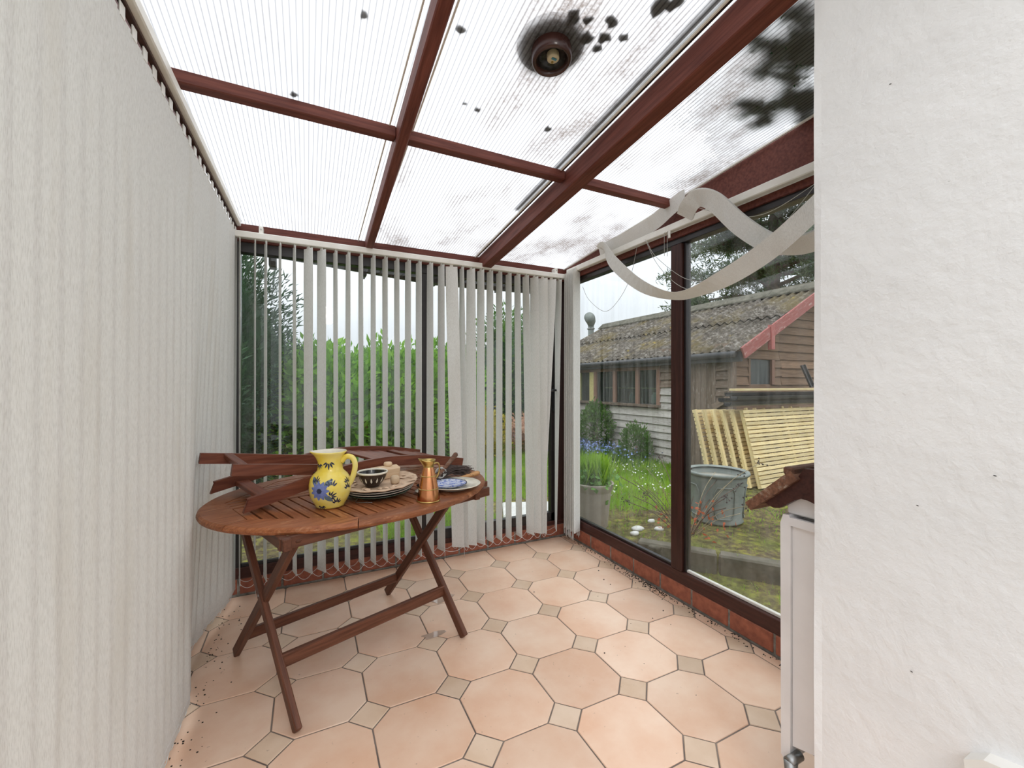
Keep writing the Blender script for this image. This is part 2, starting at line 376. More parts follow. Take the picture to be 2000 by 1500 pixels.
# ------------------------------------------------------------------ room shell
XL, XR, YB = -.52, 1.93, 2.93
RS = .0945                                    # fall of the roof
def roofz(y): return 2.194+RS*(YB-y)
floor = box('floor', (XL, 1.98), (-.2, 2.99), (-.12, -.003), 'grout', None, 0)
tag(floor, 'floor of large apricot octagonal tiles with small square inserts', 'floor', kind='structure')
S, OX, OY, HD, GAP = .3306, 1.8655, 2.657, .0755, .0028
def inset_oct(cx, cy):
    h = S/2-GAP; d = S-HD-GAP*1.414; e = d-h
    return [(cx+x, cy+y) for x, y in ((h, -e), (h, e), (e, h), (-e, h), (-h, e), (-h, -e), (-e, -h), (e, -h))]
def inset_sq(cx, cy):
    d = HD-GAP*1.414; return [(cx+d, cy), (cx, cy+d), (cx-d, cy), (cx, cy-d)]
for i in range(-8, 2):
    for j in range(-9, 3):
        for nm, poly, mt in (('octagon_tile', inset_oct(OX+(i+.5)*S, OY+(j+.5)*S), 'tile'), ('square_tile', inset_sq(OX+i*S, OY+j*S), 'tile_small')):
            p = clip(poly, (-.515, 1.922), (.0, 2.922))
            if len(p) < 3: continue
            ar = abs(sum(p[k-1][0]*p[k][1]-p[k][0]*p[k-1][1] for k in range(len(p))))/2
            if ar < .0004: continue
            V, F = prism(p, -.010, 0, 2, .0018); t = mo(nm, V, F, mt, floor); t.location.z += random.uniform(-.0004, .0004)

def wall_course(name, label, p0, p1, out, zt, joints, thick=.10):
    """one course of brick under a window; joints are the distances of the perpends along the wall"""
    p0, p1 = Vector(p0), Vector(p1); d = (p1-p0).normalized(); out = Vector(out)
    o = beam(name, p0+out*(thick/2+.004)+Vector((0, 0, zt/2-.01)), p1+out*(thick/2+.004)+Vector((0, 0, zt/2-.01)), thick, zt+.02, 'mortar', None, b=0)
    tag(o, label, 'wall', kind='structure')
    for a, b in zip(joints[:-1], joints[1:]):
        a += .006; b -= .006; q0, q1 = p0+d*a, p0+d*b; k = random.uniform(-.002, .002)
        beam('brick', q0+out*(.05+k)+Vector((0, 0, zt/2+.004)), q1+out*(.05+k)+Vector((0, 0, zt/2+.004)), .10, zt-.010, 'brick', o, b=.004)
jb = [0]+[.09+.45+.2275*k-.2275*2 for k in range(0, 13)]
jb = [j for j in jb if j < 2.42]+[2.44]
wall_course('wall_back', 'single brick course below the back window', (-.45, YB, 0), (1.99, YB, 0), (0, 1, 0), .10, jb)
jr = [.05]+[2.93-(2.37+.2325*k) for k in range(2, -11, -1)]
jr = sorted(j for j in jr if 0 <= j < 2.6)
wall_course('wall_right', 'single brick course below the side windows', (XR, 2.93, 0), (XR, .4, 0), (1, 0, 0), .10, jr)
wl = box('wall_left', (-.60, -.525), (.2, 2.93), (-.05, .10), 'brick', None, 0); tag(wl, 'brick course behind the foot of the closed left blind', 'wall', kind='structure')

# house wall at the right of the camera: reveal face and the return that carries the radiator
XW, YW = 1.19, .64
def house_wall():
    nx = 90; nz = 130; V = []; F = []
    for i in range(nx+1):
        for k in range(nz+1):
            y = -.9+(YW+.9)*i/nx; z = -.1+3.0*k/nz
            e = (math.sin(y*9.3+z*4.1)+math.sin(y*5.2-z*7.7+1))*.0012+(math.sin(z*2.3+y)*.002)
            V.append((XW+(e if i < nx else .0015*math.sin(z*9)), y, z))
    for i in range(nx):
        for k in range(nz):
            a = i*(nz+1)+k; F.append([a, a+1, a+nz+2, a+nz+1])
    o = len(V)
    V += [(1.99, YW, -.1), (1.99, YW, 2.9), (1.99, -.9, -.1), (1.99, -.9, 2.9)]
    e0 = nx*(nz+1)
    F.append([e0+k for k in range(nz+1)]+[o+1, o]); F.append([o, o+1, o+3, o+2])
    F.append([k for k in range(nz+1)][::-1]+[o+2, o+3][::1]); 
    me = mo('wall_front', V, F, 'plaster')
    tag(me, 'white plastered house wall with uneven trowelled surface at the right', 'wall', kind='structure')
house_wall()

# ceiling: sheets, rafters, purlins
ceil = empty('ceiling', (.75, 1.7, 2.3), 'sloping translucent roof on mahogany brown rafters', 'ceiling', kind='structure')
def rafter(name, x0, x1, w, depth, y0, y1, xo=0):
    """x at the back end and at the near end"""
    zz = lambda y: roofz(y)-depth/2-.001
    beam(name, (x0, y0, zz(y0)), (x1, y1, zz(y1)), w, depth, 'beam', ceil, b=.004)
rafter('rafter', .362, .330, .044, .074, 2.93, .25)
rafter('rafter', 1.182, 1.182, .074, .098, 2.93, .25)
for a, b in ((-.44, .325), (.375, 1.143), (1.221, 1.905)):
    z = roofz(1.768)-.024; beam('purlin', (a, 1.768, z), (b, 1.768, z), .046, .044, 'beam', ceil, b=.003)
beam('wall_plate', (-.45, 2.955, 2.144), (1.98, 2.955, 2.144), .07, .108, 'beam', ceil, b=.004)
V, F = prism([(2.95, 2.095), (.3, 2.095), (.3, roofz(.3)), (2.95, roofz(2.95))], 1.915, 1.985, 0)
mo('side_beam', V, F, 'beam', ceil)
V, F = prism([(2.95, 2.185), (.2, 2.185), (.2, roofz(.2)), (2.95, roofz(2.95))], -.60, -.43, 0)
mo('side_beam', V, F, 'beam', ceil)
for x0, x1 in ((-.62, .350), (.350, 1.178), (1.186, 2.03)):
    y0, y1 = .15, 3.06; t = .012
    V = [(x0, y0, roofz(y0)), (x1, y0, roofz(y0)), (x1, y1, roofz(y1)), (x0, y1, roofz(y1))]; F = [[0, 3, 2, 1]]
    mo('roof_panel', V, F, 'roof_clean' if x0 < 0 else 'roof', ceil)
# glazing bars beside the big rafter and along the side beam
for x, w in ((1.118, .008), (1.243, .006), (1.895, .010), (.392, .006), (.300, .006)):
    beam('glazing_bar', (x, 2.915, roofz(2.915)-.006), (x, .25, roofz(.25)-.006), w, .008, 'rail', ceil, b=.001)
beam('gasket', (1.128, 2.9, roofz(2.9)-.003), (1.128, .25, roofz(.25)-.003), .012, .006, 'frame_dark', ceil, b=0)
beam('gasket', (1.099, 2.2, roofz(2.2)+.012), (1.099, .25, roofz(.25)+.012), .030, .006, 'frame_dark', ceil, b=0)

# back window and door
w1 = empty('window_1', (.2, 2.95, .10), 'dark framed fixed back window left of the glazed door', 'window', kind='structure')
box('frame_rail', (-.45, .80), (2.93, 2.99), (.10, .165), 'frame', w1)
box('frame_rail', (-.45, .80), (2.93, 2.99), (2.03, 2.10), 'frame_dark', w1)
box('frame_stile', (-.60, -.355), (2.93, 2.99), (.165, 2.03), 'frame_dark', w1)
box('frame_stile', (.715, .775), (2.93, 2.99), (.165, 2.03), 'frame_dark', w1)
box('inner_bead', (-.355, .715), (2.935, 2.955), (.165, .185), 'frame_dark', w1)
mo('pane', *bx((-.36, .72), (2.958, 2.962), (.16, 2.04)), 'glass', w1)
d1 = empty('door_1', (1.35, 2.95, .10), 'glazed back door with dark bronze frame and lever handle', 'door', kind='structure')
box('threshold', (.775, 1.93), (2.93, 2.99), (.10, .135), 'frame', d1)
box('door_rail', (.775, 1.82), (2.935, 2.985), (.135, .205), 'frame_dark', d1)
box('door_rail', (.775, 1.93), (2.935, 2.985), (2.03, 2.10), 'frame_dark', d1)
box('door_stile', (.775, .80), (2.935, 2.985), (.205, 2.03), 'frame_dark', d1)
box('door_stile', (1.785, 1.835), (2.935, 2.985), (.135, 2.03), 'frame_dark', d1)
box('frame_stile', (1.845, 1.93), (2.93, 2.99), (.135, 2.10), 'frame', d1)
mo('pane', *bx((.795, 1.79), (2.958, 2.962), (.20, 2.04)), 'glass', d1)
hd = box('handle_plate', (1.795, 1.822), (2.924, 2.936), (1.03, 1.24), 'black', d1)
V, F = tube([(1.808, 2.93, 1.20), (1.808, 2.885, 1.20), (1.79, 2.875, 1.20), (1.74, 2.875, 1.195)], .009, 8); mo('lever', V, F, 'black', hd, True)
V, F = tube([(1.765, 2.93, 1.235), (1.745, 2.90, 1.235), (1.745, 2.90, 1.06), (1.765, 2.93, 1.06)], .008, 8); mo('pull_bar', V, F, 'black', hd, True)
# left hand window, all of it behind the closed blind
w3 = empty('window_3', (-.56, 1.5, .10), 'glazed left side hidden behind the closed blind', 'window', kind='structure')
box('frame_rail', (-.59, -.53), (.2, 2.93), (.10, .17), 'frame', w3); box('frame_rail', (-.59, -.53), (.2, 2.93), (2.02, 2.19), 'frame', w3)
for y_ in (.23, 1.5, 2.90): box('frame_stile', (-.59, -.53), (y_-.03, y_+.03), (.17, 2.02), 'frame', w3)
mo('pane', *bx((-.562, -.558), (.26, 1.47), (.16, 2.03)), 'glass', w3); mo('pane', *bx((-.562, -.558), (1.53, 2.87), (.16, 2.03)), 'glass', w3)
# right hand windows
w2 = empty('window_2', (1.95, 1.7, .10), 'tall mahogany framed side windows facing the shed', 'window', kind='structure')
box('frame_rail', (1.93, 1.99), (.45, 2.93), (.10, .172), 'frame', w2)
box('sill_bead', (1.952, 1.972), (.45, 1.73), (.172, .186), 'rail', w2, .002)
box('sill_bead', (1.945, 1.972), (1.82, 2.86), (.172, .188), 'frame_dark', w2, .002)
box('frame_rail', (1.93, 1.99), (.45, 2.93), (2.06, 2.10), 'frame_dark', w2)
box('mullion', (1.925, 1.99), (1.737, 1.815), (.172, 2.06), 'frame', w2)
box('glazing_gasket', (1.945, 1.985), (1.720, 1.737), (.172, 2.06), 'frame_dark', w2, .002)
box('frame_stile', (1.93, 1.99), (2.86, 2.93), (.172, 2.06), 'frame', w2)
box('frame_stile', (1.93, 1.99), (.45, .52), (.172, 2.06), 'frame', w2)
mo('pane', *bx((1.958, 1.962), (1.80, 2.87), (.16, 2.07)), 'glass_dirty', w2)
mo('pane', *bx((1.958, 1.962), (.50, 1.74), (.16, 2.07)), 'glass_dirty', w2)

# ------------------------------------------------------------------ vertical blinds
def strip(cs, ws, t=.0012):
    """ribbon through centres cs with half-width vectors ws"""
    V = []; F = []; n = len(cs)
    for i in range(n):
        c = Vector(cs[i]); w = Vector(ws[i]); tg = (Vector(cs[min(i+1, n-1)])-Vector(cs[max(i-1, 0)])).normalized(); nn = tg.cross(w).normalized()*(t/2)
        V += [c-w+nn, c+w+nn, c+w-nn, c-w-nn]
    for i in range(n-1):
        for k in range(4): F.append([4*i+k, 4*i+(k+1) % 4, 4*i+4+(k+1) % 4, 4*i+4+k])
    F += [[3, 2, 1, 0], [4*n-4, 4*n-3, 4*n-2, 4*n-1]]
    return V, F
VW = .0445
def vane(parent, top, bot, at, ab, w=VW, rows=10, bow=0):
    cs, ws = [], []; top, bot = Vector(top), Vector(bot)
    for k in range(rows+1):
        t = k/rows; a = math.radians(at+(ab-at)*t); c = top.lerp(bot, t); d = Vector((math.sin(a), math.cos(a), 0))
        c = c+Vector((d.y, -d.x, 0))*bow*math.sin(math.pi*t); ws_ = w*(1 if k else .93)
        cs.append(c); ws.append(d*ws_)
    o = mo('vane', *strip(cs, ws), 'fabric', parent, mtx=Matrix.Identity(4))
    a = math.radians(at); d = Vector((math.sin(a), math.cos(a), 0)); p = top+Vector((0, 0, .012))
    beam('hanger', p-d*.012, p+d*.012, .004, .034, 'white', o, b=.001)
    a = math.radians(ab); d = Vector((math.sin(a), math.cos(a), 0))
    beam('weight', bot-d*(w*.96)+Vector((0, 0, .016)), bot+d*(w*.96)+Vector((0, 0, .016)), .0035, .028, 'fabric', o, b=.0005)
    return o, bot, d
def sag(a, b, drop, n=9):
    a, b = Vector(a), Vector(b); return [a.lerp(b, k/n)+Vector((0, 0, -drop*4*(k/n)*(1-k/n))) for k in range(n+1)]
def chain(parent, a, b, drop):
    V, F = tube(sag(a, b, drop), .0013, 5); mo('chain', V, F, 'chain', parent, True)
# -- back blind
bb = empty('vertical_blind', (.75, 2.86, .08), 'half open white vertical blind across the back window', 'blind')
box('headrail', (-.40, 1.895), (2.842, 2.882), (2.094, 2.131), 'rail', bb, .004)
for x in (-.245, 1.79):
    k = box('bracket', (x-.011, x+.011), (2.86, 2.918), (2.131, 2.176), 'rail', bb, .002)
    V, F = tube([(x, 2.864, 2.158), (x, 2.856, 2.158)], .004, 8); mo('screw', V, F, 'steel', k)
tops = [-.351, -.275, -.221, -.147, -.071, .005, .079, .158, .233, .309, .386, .461, .537, .612, .685, .763, .843, .918, .994, 1.064, 1.14, 1.213, 1.288, 1.366, 1.44, 1.512, 1.587, 1.662, 1.742, 1.809]
spec = {5: (-36, -30, 0), 6: (-34, -30, 0), 15: (-14, -20, 0), 16: (-15, -20, 0), 17: (-72, -58, .05), 18: (-2, -35, .015), 19: (-25, -52, 0), 20: (-15, -24, 0), 21: (-11, -12, 0),
        22: (-8, -6, 0), 23: (-6, -4, 0), 24: (-6, -4, .015), 25: (-8, -14, .04), 26: (-20, -35, .02), 27: (-45, -40, -.01), 28: (-50, -25, -.115), 29: (-6, 22, -.025)}
ends = []
for i, x in enumerate(tops):
    at, ab, dx = spec.get(i, (-13+random.uniform(-1.5, 1.5), -13+random.uniform(-3, 3), random.uniform(-.006, .006)))
    zb = .085+random.uniform(-.004, .004)+(.012 if i < 6 else 0)
    o, p, d = vane(bb, (x, 2.862, 2.082), (x+dx, 2.862, zb), at, ab); ends.append((p, d))
for (p, d), (q, e) in zip(ends[:-1], ends[1:]):
    i = ends.index((p, d)) if False else None
    drop = .028+random.uniform(-.006, .01)
    chain(bb, p-d*.043+Vector((0, 0, .012)), q-e*.043+Vector((0, 0, .012)), drop); chain(bb, p+d*.043+Vector((0, 0, .012)), q+e*.043+Vector((0, 0, .012)), drop*.9)
for i in (1, 16, 17):
    p, d = ends[i]; V, F = tube([p-d*.043+Vector((0, 0, .012)), p-d*.045+Vector((0, 0, -.07))], .0013, 5); mo('chain', V, F, 'chain', bb, True)

# -- closed left blind
lb = empty('vertical_blind', (-.39, 1.6, .05), 'closed white vertical blind covering the whole left side', 'blind')
def lx(y): return -.372-.016*(2.9-y)
beam('headrail', (lx(2.9)+.006, 2.90, 2.188), (lx(.4)+.006, .40, 2.188), .036, .036, 'rail', lb, b=.004)
beam('track', (lx(2.9)-.002, 2.90, 2.166), (lx(.4)-.002, .40, 2.166), .016, .010, 'frame', lb, b=.001)
def push(y):
    if not 1.92 < y < 2.86: return 0
    return .080*math.sin(min(1, (y-1.92)/.34)*math.pi/2)**2*math.sin(min(1, (2.86-y)/.55)*math.pi/2)**2
ends = []; y = 2.872
while y > .42:
    f_ = lambda q: lx(q)-.012-push(q); sl_ = math.degrees(math.atan((f_(y+.03)-f_(y-.03))/.06)); a = 3.5+random.uniform(-.6, .6)
    o, p, d = vane(lb, (lx(y), y, 2.128), (f_(y)+random.uniform(-.002, .002), y, .052+random.uniform(-.006, .006)), a+.9, a+sl_, rows=12)
    ends.append((p, d)); y -= .0745
for (p, d), (q, e) in zip(ends[:-1], ends[1:]):
    chain(lb, p-d*.043+Vector((.002, 0, .012)), q-e*.043+Vector((.002, 0, .012)), .022)

# -- side blind: headrail, bunched vanes at the far end, vanes pulled out and draped over the rail
rb = empty('vertical_blind', (1.86, 1.7, .1), 'broken vertical blind with vanes looped over the side window headrail', 'blind')
box('headrail', (1.872, 1.912), (.55, 2.845), (2.128, 2.168), 'rail', rb, .004)
for yb in (1.772,):
    box('bracket', (1.866, 1.872), (yb-.008, yb+.008), (2.088, 2.130), 'rail', rb, .002)
ends = []
for k in range(11):
    yy = 2.70+.0125*k; o, p, d = vane(rb, (1.872, yy, 2.122), (1.872+random.uniform(-.004, .004), yy+random.uniform(-.004, .004), .115+random.uniform(-.012, .006)), 74+random.uniform(-4, 4), 70+random.uniform(-6, 6))
    ends.append((p, d))
for (p, d), (q, e) in zip(ends[:-1], ends[1:]):
    chain(rb, p-d*.043+Vector((0, 0, .012)), q-e*.043+Vector((0, 0, .012)), .05+random.uniform(0, .03)); chain(rb, p+d*.043+Vector((0, 0, .012)), q+e*.043+Vector((0, 0, .012)), .05+random.uniform(0, .03))
def ribbon(name, pts, tw, w=.0445, layers=1, gap=.004, mat='fabric'):
    """pts: (x,y,z); tw: degrees, 0 = width lies in the window plane, 90 = width points into the room"""
    cs = smoothpts(pts, 6); n = len(cs); tws = smoothpts([(t, 0, 0) for t in tw], 6)
    for l in range(layers):
        ws = []; cc = []
        for i, c in enumerate(cs):
            tg = (cs[min(i+1, n-1)]-cs[max(i-1, 0)]).normalized(); nx = Vector((1, 0, 0)); nx = (nx-tg*nx.dot(tg)).normalized(); q = nx.cross(tg).normalized()
            if q.z < 0: q = -q
            a = math.radians(tws[i].x); wv = q*math.cos(a)-nx*math.sin(a); ws.append(wv*w); cc.append(c+(tg.cross(wv)).normalized()*gap*l)
        mo(name, *strip(cc, ws), mat, rb, mtx=Matrix.Identity(4))
ribbon('draped_vane', [(1.85, 2.36, 2.19), (1.825, 2.30, 2.175), (1.80, 2.169, 2.035), (1.80, 1.934, 1.845), (1.80, 1.697, 1.738), (1.79, 1.527, 1.722), (1.765, 1.31, 1.755), (1.745, 1.105, 1.82), (1.745, .94, 1.92), (1.77, .84, 2.02)],
       [70, 30, 8, 25, 62, 70, 40, 22, 5, 0])
ribbon('draped_vane', [(1.868, 2.41, 2.185), (1.862, 2.25, 2.19), (1.862, 2.09, 2.19), (1.862, 1.89, 2.215), (1.85, 1.753, 2.245), (1.83, 1.66, 2.255), (1.80, 1.60, 2.235)], [15, 25, 35, 25, 10, 10, 20])
ribbon('draped_vane', [(1.80, 1.595, 2.140), (1.775, 1.545, 2.175), (1.785, 1.49, 2.195), (1.80, 1.41, 2.140), (1.82, 1.295, 1.995), (1.83, 1.178, 1.885), (1.835, 1.095, 1.845), (1.84, 1.025, 1.83), (1.84, .92, 1.845), (1.84, .80, 1.90)],
       [30, 40, 35, 12, 8, 22, 42, 52, 40, 20], layers=4, gap=.0045)
for pts in ([(1.88, 2.632, 1.989), (1.88, 2.555, 1.878), (1.88, 2.375, 1.762), (1.88, 2.239, 1.803), (1.88, 2.114, 1.931), (1.88, 2.043, 2.132)],
            [(1.86, 1.955, 2.135), (1.84, 1.83, 1.944), (1.84, 1.662, 1.783), (1.82, 1.438, 1.70)], [(1.86, 1.947, 2.132), (1.84, 1.851, 2.003), (1.84, 1.662, 1.839), (1.82, 1.498, 1.765)],
            [(1.866, 1.807, 2.13), (1.866, 1.807, 1.994)], [(1.866, 1.784, 2.13), (1.866, 1.784, 1.987)],
            [(1.835, 1.57, 2.186), (1.815, 1.446, 2.11), (1.83, 1.334, 2.045), (1.85, 1.185, 2.016), (1.85, .995, 2.061), (1.868, .85, 2.125)],
            [(1.82, 1.17, 1.88), (1.84, 1.069, 1.972), (1.86, .93, 2.128)], [(1.868, 2.0, 2.112), (1.868, 1.3, 2.108), (1.868, .6, 2.112)]):
    V, F = tube(smoothpts(pts, 6), .0014, 5); mo('cord', V, F, 'cord', rb, True)

# ------------------------------------------------------------------ table
TZ = .73; TC = Vector((.25, 2.243, 0)); TA = math.radians(21); UX = Vector((math.cos(TA), math.sin(TA), 0)); VX = Vector((-math.sin(TA), math.cos(TA), 0))
def T(u, v, z): return TC+UX*u+VX*v+Vector((0, 0, z))
TM = Matrix((UX, VX, Vector((0, 0, 1)))).transposed().to_4x4(); TM.translation = TC
tb = empty('folding_table', TC, 'oval slatted hardwood table on crossed folding legs', 'table')
A_, B_ = .678, .548
inner = [(-.555, -.16), (-.245, -.445), (.245, -.445), (.555, -.16), (.555, .16), (.245, .445), (-.245, .445), (-.555, .16)]
def rim_piece(i):
    a, b = inner[i], inner[(i+1) % 8]
    ta, tb_ = math.atan2(a[1]/B_, a[0]/A_), math.atan2(b[1]/B_, b[0]/A_)
    if tb_ < ta: tb_ += 2*math.pi
    n = 10; V = []; F = []; g = .0026
    prof = [(0, -.028, 0), (0, 0, 0), (1, 0, -.012), (1, -.006, -.003), (1, -.015, 0), (1, -.023, -.004), (1, -.028, -.012)]   # rounded nose
    for k in range(n+1):
        t = k/n; tt = ta+(tb_-ta)*t+(g if k == 0 else -g if k == n else 0); e = (A_*math.cos(tt), B_*math.sin(tt)); q = (a[0]+(b[0]-a[0])*t, a[1]+(b[1]-a[1])*t)
        l = math.hypot(*e)
        for o, z, ins in prof:
            x, y = (e[0]*(1+ins/l), e[1]*(1+ins/l)) if o else q
            V.append((x, y, TZ+z))
    m = len(prof)
    for k in range(n):
        for j in range(m): F.append([k*m+j, k*m+(j+1) % m, (k+1)*m+(j+1) % m, (k+1)*m+j])
    F += [list(range(m)), list(range(n*m, n*m+m))[::-1]]
    mo('rim_board', V, F, 'table', tb, False, TM)
for i in range(8): rim_piece(i)
def clip_poly(poly, half):
    out = poly
    for a, b in zip(half, half[1:]+half[:1]):
        nx, ny = -(b[1]-a[1]), b[0]-a[0]; res = []
        f = lambda p: (p[0]-a[0])*nx+(p[1]-a[1])*ny
        for i in range(len(out)):
            p, q = out[i-1], out[i]; fp, fq = f(p), f(q)
            if (fp >= 0) != (fq >= 0):
                t = fp/(fp-fq); res.append((p[0]+(q[0]-p[0])*t, p[1]+(q[1]-p[1])*t))
            if fq >= 0: res.append(q)
        out = res
        if len(out) < 3: return []
    return out
def slat(rect):
    p = clip_poly(rect, inner)
    if len(p) >= 3:
        p = [q for i, q in enumerate(p) if math.hypot(q[0]-p[i-1][0], q[1]-p[i-1][1]) > 1e-5]
        if len(p) < 3: return
        V, F = prism(p, TZ-.022, TZ-.0015, 2, .0012); 
        if rect[1][0]-rect[0][0] < .1:       # long axis to local x for the grain
            R = Matrix.Rotation(math.radians(90), 4, 'Z'); V = [R.inverted() @ Vector(v) for v in V]; mo('slat', V, F, 'table', tb, False, TM @ R)
        else: mo('slat', V, F, 'table', tb, False, TM)
u = -.555
while u < .55:
    slat([(u+.004, -.5), (u+.0395, -.5), (u+.0395, .038), (u+.004, .038)]); u += .0435
v = .042
while v < .44:
    slat([(-.6, v+.003), (.6, v+.003), (.6, v+.0405), (-.6, v+.0405)]); v += .0435
for v in (-.40, .28): beam('batten', T(-.52, v, TZ-.045), T(.50, v, TZ-.045), .022, .045, 'leg', tb)
for u in (-.50, .40): beam('batten', T(u, -.43, TZ-.045), T(u, .40, TZ-.045), .03, .044, 'leg', tb)
beam('corner_block', T(.56, -.27, TZ-.042), T(.60, -.27, TZ-.042), .04, .03, 'leg', tb)
LA = [((-.462, -.420), (-.49, .22), 0), ((-.488, .255), (-.455, -.40), 0)]      # left pair: foot, head
LB = [((.312, -.425), (.31, .20), 0), ((.285, .248), (.290, -.36), 0)]
feet = []
for pair in (LA, LB):
    for f, h, _ in pair: beam('leg', T(f[0], f[1], .008), T(h[0], h[1], TZ-.03), .024, .046, 'leg', tb, up=VX, b=.004)
for pair, s in ((LA, -1), (LB, 1)):
    V, F = tube([T(pair[0][0][0]-.03, -.075, .385), T(pair[0][0][0]+.02, -.075, .385)], .005, 8); mo('pivot_bolt', V, F, 'steel', tb, True)
def on_leg(pair, k, z):
    f, h, _ = pair[k]; t = (z-.008)/(TZ-.038); return T(f[0]+(h[0]-f[0])*t, f[1]+(h[1]-f[1])*t, z)
beam('stretcher', on_leg(LA, 0, .185), on_leg(LB, 0, .185), .022, .052, 'leg', tb, b=.003)
beam('stretcher', on_leg(LA, 1, .135), on_leg(LB, 1, .135), .022, .046, 'leg', tb, b=.003)

# ------------------------------------------------------------------ folded chair lying on the table
ch = empty('folding_chair', (.2, 2.3, TZ), 'folded red-brown wooden chair lying flat on the table', 'chair')
CA = Vector((-.235, 1.962, 0)); CN = Vector((.934, .356, 0)); CP = Vector((-.356, .934, 0))
def K(s, o, z): return CA+CN*s+CP*o+Vector((0, 0, z))
def rail(name, prof, o, w=.048, t=.021, cut=.035, mat='chair'):
    """board standing on edge that follows (s,z) points; cut = slanted left end"""
    P = smoothpts([(s, 0, z) for s, z in prof], 6); n = len(P); up = []; dn = []
    for i, p in enumerate(P):
        tg = (P[min(i+1, n-1)]-P[max(i-1, 0)]).normalized(); nn = Vector((-tg.z, 0, tg.x))
        up.append(p+nn*w/2); dn.append(p-nn*w/2)
    tg = (P[1]-P[0]).normalized(); up[0] = up[0]+tg*cut if cut > 0 else up[0]; dn[0] = dn[0]-tg*cut if cut < 0 else dn[0]
    out = [(p.x, p.z) for p in up]+[(p.x, p.z) for p in dn[::-1]]; m = len(out)
    V, F = [], []
    R = Matrix((CN, CP, Vector((0, 0, 1)))).transposed().to_4x4(); R.translation = CA
    for d in (o-t/2, o+t/2): V += [(a, d, b) for a, b in out]
    k = len(P)
    for i in range(k-1):
        j = [i, i+1, 2*k-2-i, 2*k-1-i]; F.append(j); F.append([q+m for q in j][::-1])
    for i in range(m): F.append([i, (i+1) % m, m+(i+1) % m, m+i])
    mo(name, V, F, mat, ch, False, R)
Lp = [(0, .762), (.14, .79), (.30, .823), (.48, .850), (.66, .856), (.90, .832), (1.13, .787)]
rail('back_leg', Lp, 0, .050, .022, .03); rail('back_leg', [(s-.03, z+.012) for s, z in Lp], .395, .050, .022, .03)
Up_ = [(-.02, .905), (.15, .882), (.32, .857), (.62, .815)]; rail('front_leg', Up_, .055, .046, .021, -.0 or .0); rail('front_leg', [(s-.055, z+.02) for s, z in Up_], .335, .046, .021, 0)
def rung(s, z, o0, o1, w, h, dip=0): beam('rung', K(s, o0, z), K(s, o1, z+dip), w, h, 'chair', ch, up=(0, 0, 1), b=.003)
rung(.10, .775, .01, .385, .055, .022, .006); rung(.03, .905, .065, .325, .034, .022, .02); rung(.45, .845, .065, .325, .03, .02)
for s in (.62, .68, .74, .80): beam('seat_slat', K(s, .012, .862-.12*(s-.62)), K(s-.02, .384, .872-.12*(s-.62)), .045, .012, 'chair', ch, b=.002)
for s in (.90, .98, 1.06): beam('back_slat', K(s, .01, .832-.19*(s-.9)), K(s-.02, .385, .843-.19*(s-.9)), .04, .014, 'chair', ch, b=.002)
for s, z in ((.30, .845), (.62, .815)):
    V, F = tube([K(s, -.013, z), K(s, .07, z)], .006, 8); mo('bolt', V, F, 'steel', ch, True)

# ------------------------------------------------------------------ things on the table
def lathe_obj(name, prof, mat, loc, parent=None, n=44, rot=None):
    V, F = lathe(prof, n); m = Matrix.Translation(loc)
    if rot is not None: m = m @ rot
    return ob(name, mesh(name, V, F, mat, True), parent, m)
# yellow jug
jl = Vector((.088, 1.955, TZ)); jug = empty('jug', jl, 'yellow glazed pottery jug painted with blue flowers', 'jug')
JP = [(0, .004), (.050, 0), (.057, .003), (.058, .010), (.068, .024), (.078, .046), (.083, .072), (.083, .098), (.078, .121), (.068, .137), (.057, .147), (.051, .156), (.049, .172), (.049, .190), (.052, .208), (.059, .222), (.067, .231)]
def jr_(h):
    pts = JP[1:]
    for (r0, z0), (r1, z1) in zip(pts[:-1], pts[1:]):
        if z0 <= h <= z1: return r0+(r1-r0)*(h-z0)/max(1e-6, z1-z0)
    return pts[-1][0]
V, F = lathe(JP+[(.0665, .2335), (.0645, .2345)], 56)
for i, p in enumerate(V):           # pulled spout
    if p[2] > .19:
        a = math.atan2(p[1], p[0]); d = math.cos(a-math.radians(185)); k = max(0, d)**6*(p[2]-.19)/.045*.014; V[i] = (p[0]+k*math.cos(a), p[1]+k*math.sin(a), p[2]+k*.3)
ob('body', mesh('body', V, F, 'yellowglaze', True), jug, Matrix.Translation(jl))
V, F = lathe([(.0645, .2345), (.061, .231), (.054, .222), (.047, .205), (.044, .185), (.045, .166), (.05, .150), (.06, .134), (.066, .128), (.074, .112), (.074, .05), (0, .012)], 56)
for i, p in enumerate(V):
    if p[2] > .19:
        a = math.atan2(p[1], p[0]); d = math.cos(a-math.radians(185)); k = max(0, d)**6*(p[2]-.19)/.045*.014; V[i] = (p[0]+k*math.cos(a), p[1]+k*math.sin(a), p[2]+k*.3)
ob('lining', mesh('lining', V, F, 'creamglaze', True), jug, Matrix.Translation(jl))
ha = math.radians(-22); hv = Vector((math.cos(ha), math.sin(ha), 0))
hp = smoothpts([hv*.046+Vector((0, 0, .188)), hv*.066+Vector((0, 0, .209)), hv*.092+Vector((0, 0, .204)), hv*.104+Vector((0, 0, .175)), hv*.098+Vector((0, 0, .135)), hv*.084+Vector((0, 0, .100)), hv*.072+Vector((0, 0, .088))], 6)
V, F = tube([jl+p for p in hp], [.0115]*(len(hp)-6)+[.0115, .012, .0125, .012, .011, .009], 12); mo('handle', V, F, 'yellowglaze', jug, True)
def on_jug(th, h, off=.0009):
    r = jr_(h)+off; return Vector((r*math.cos(th), r*math.sin(th), h))
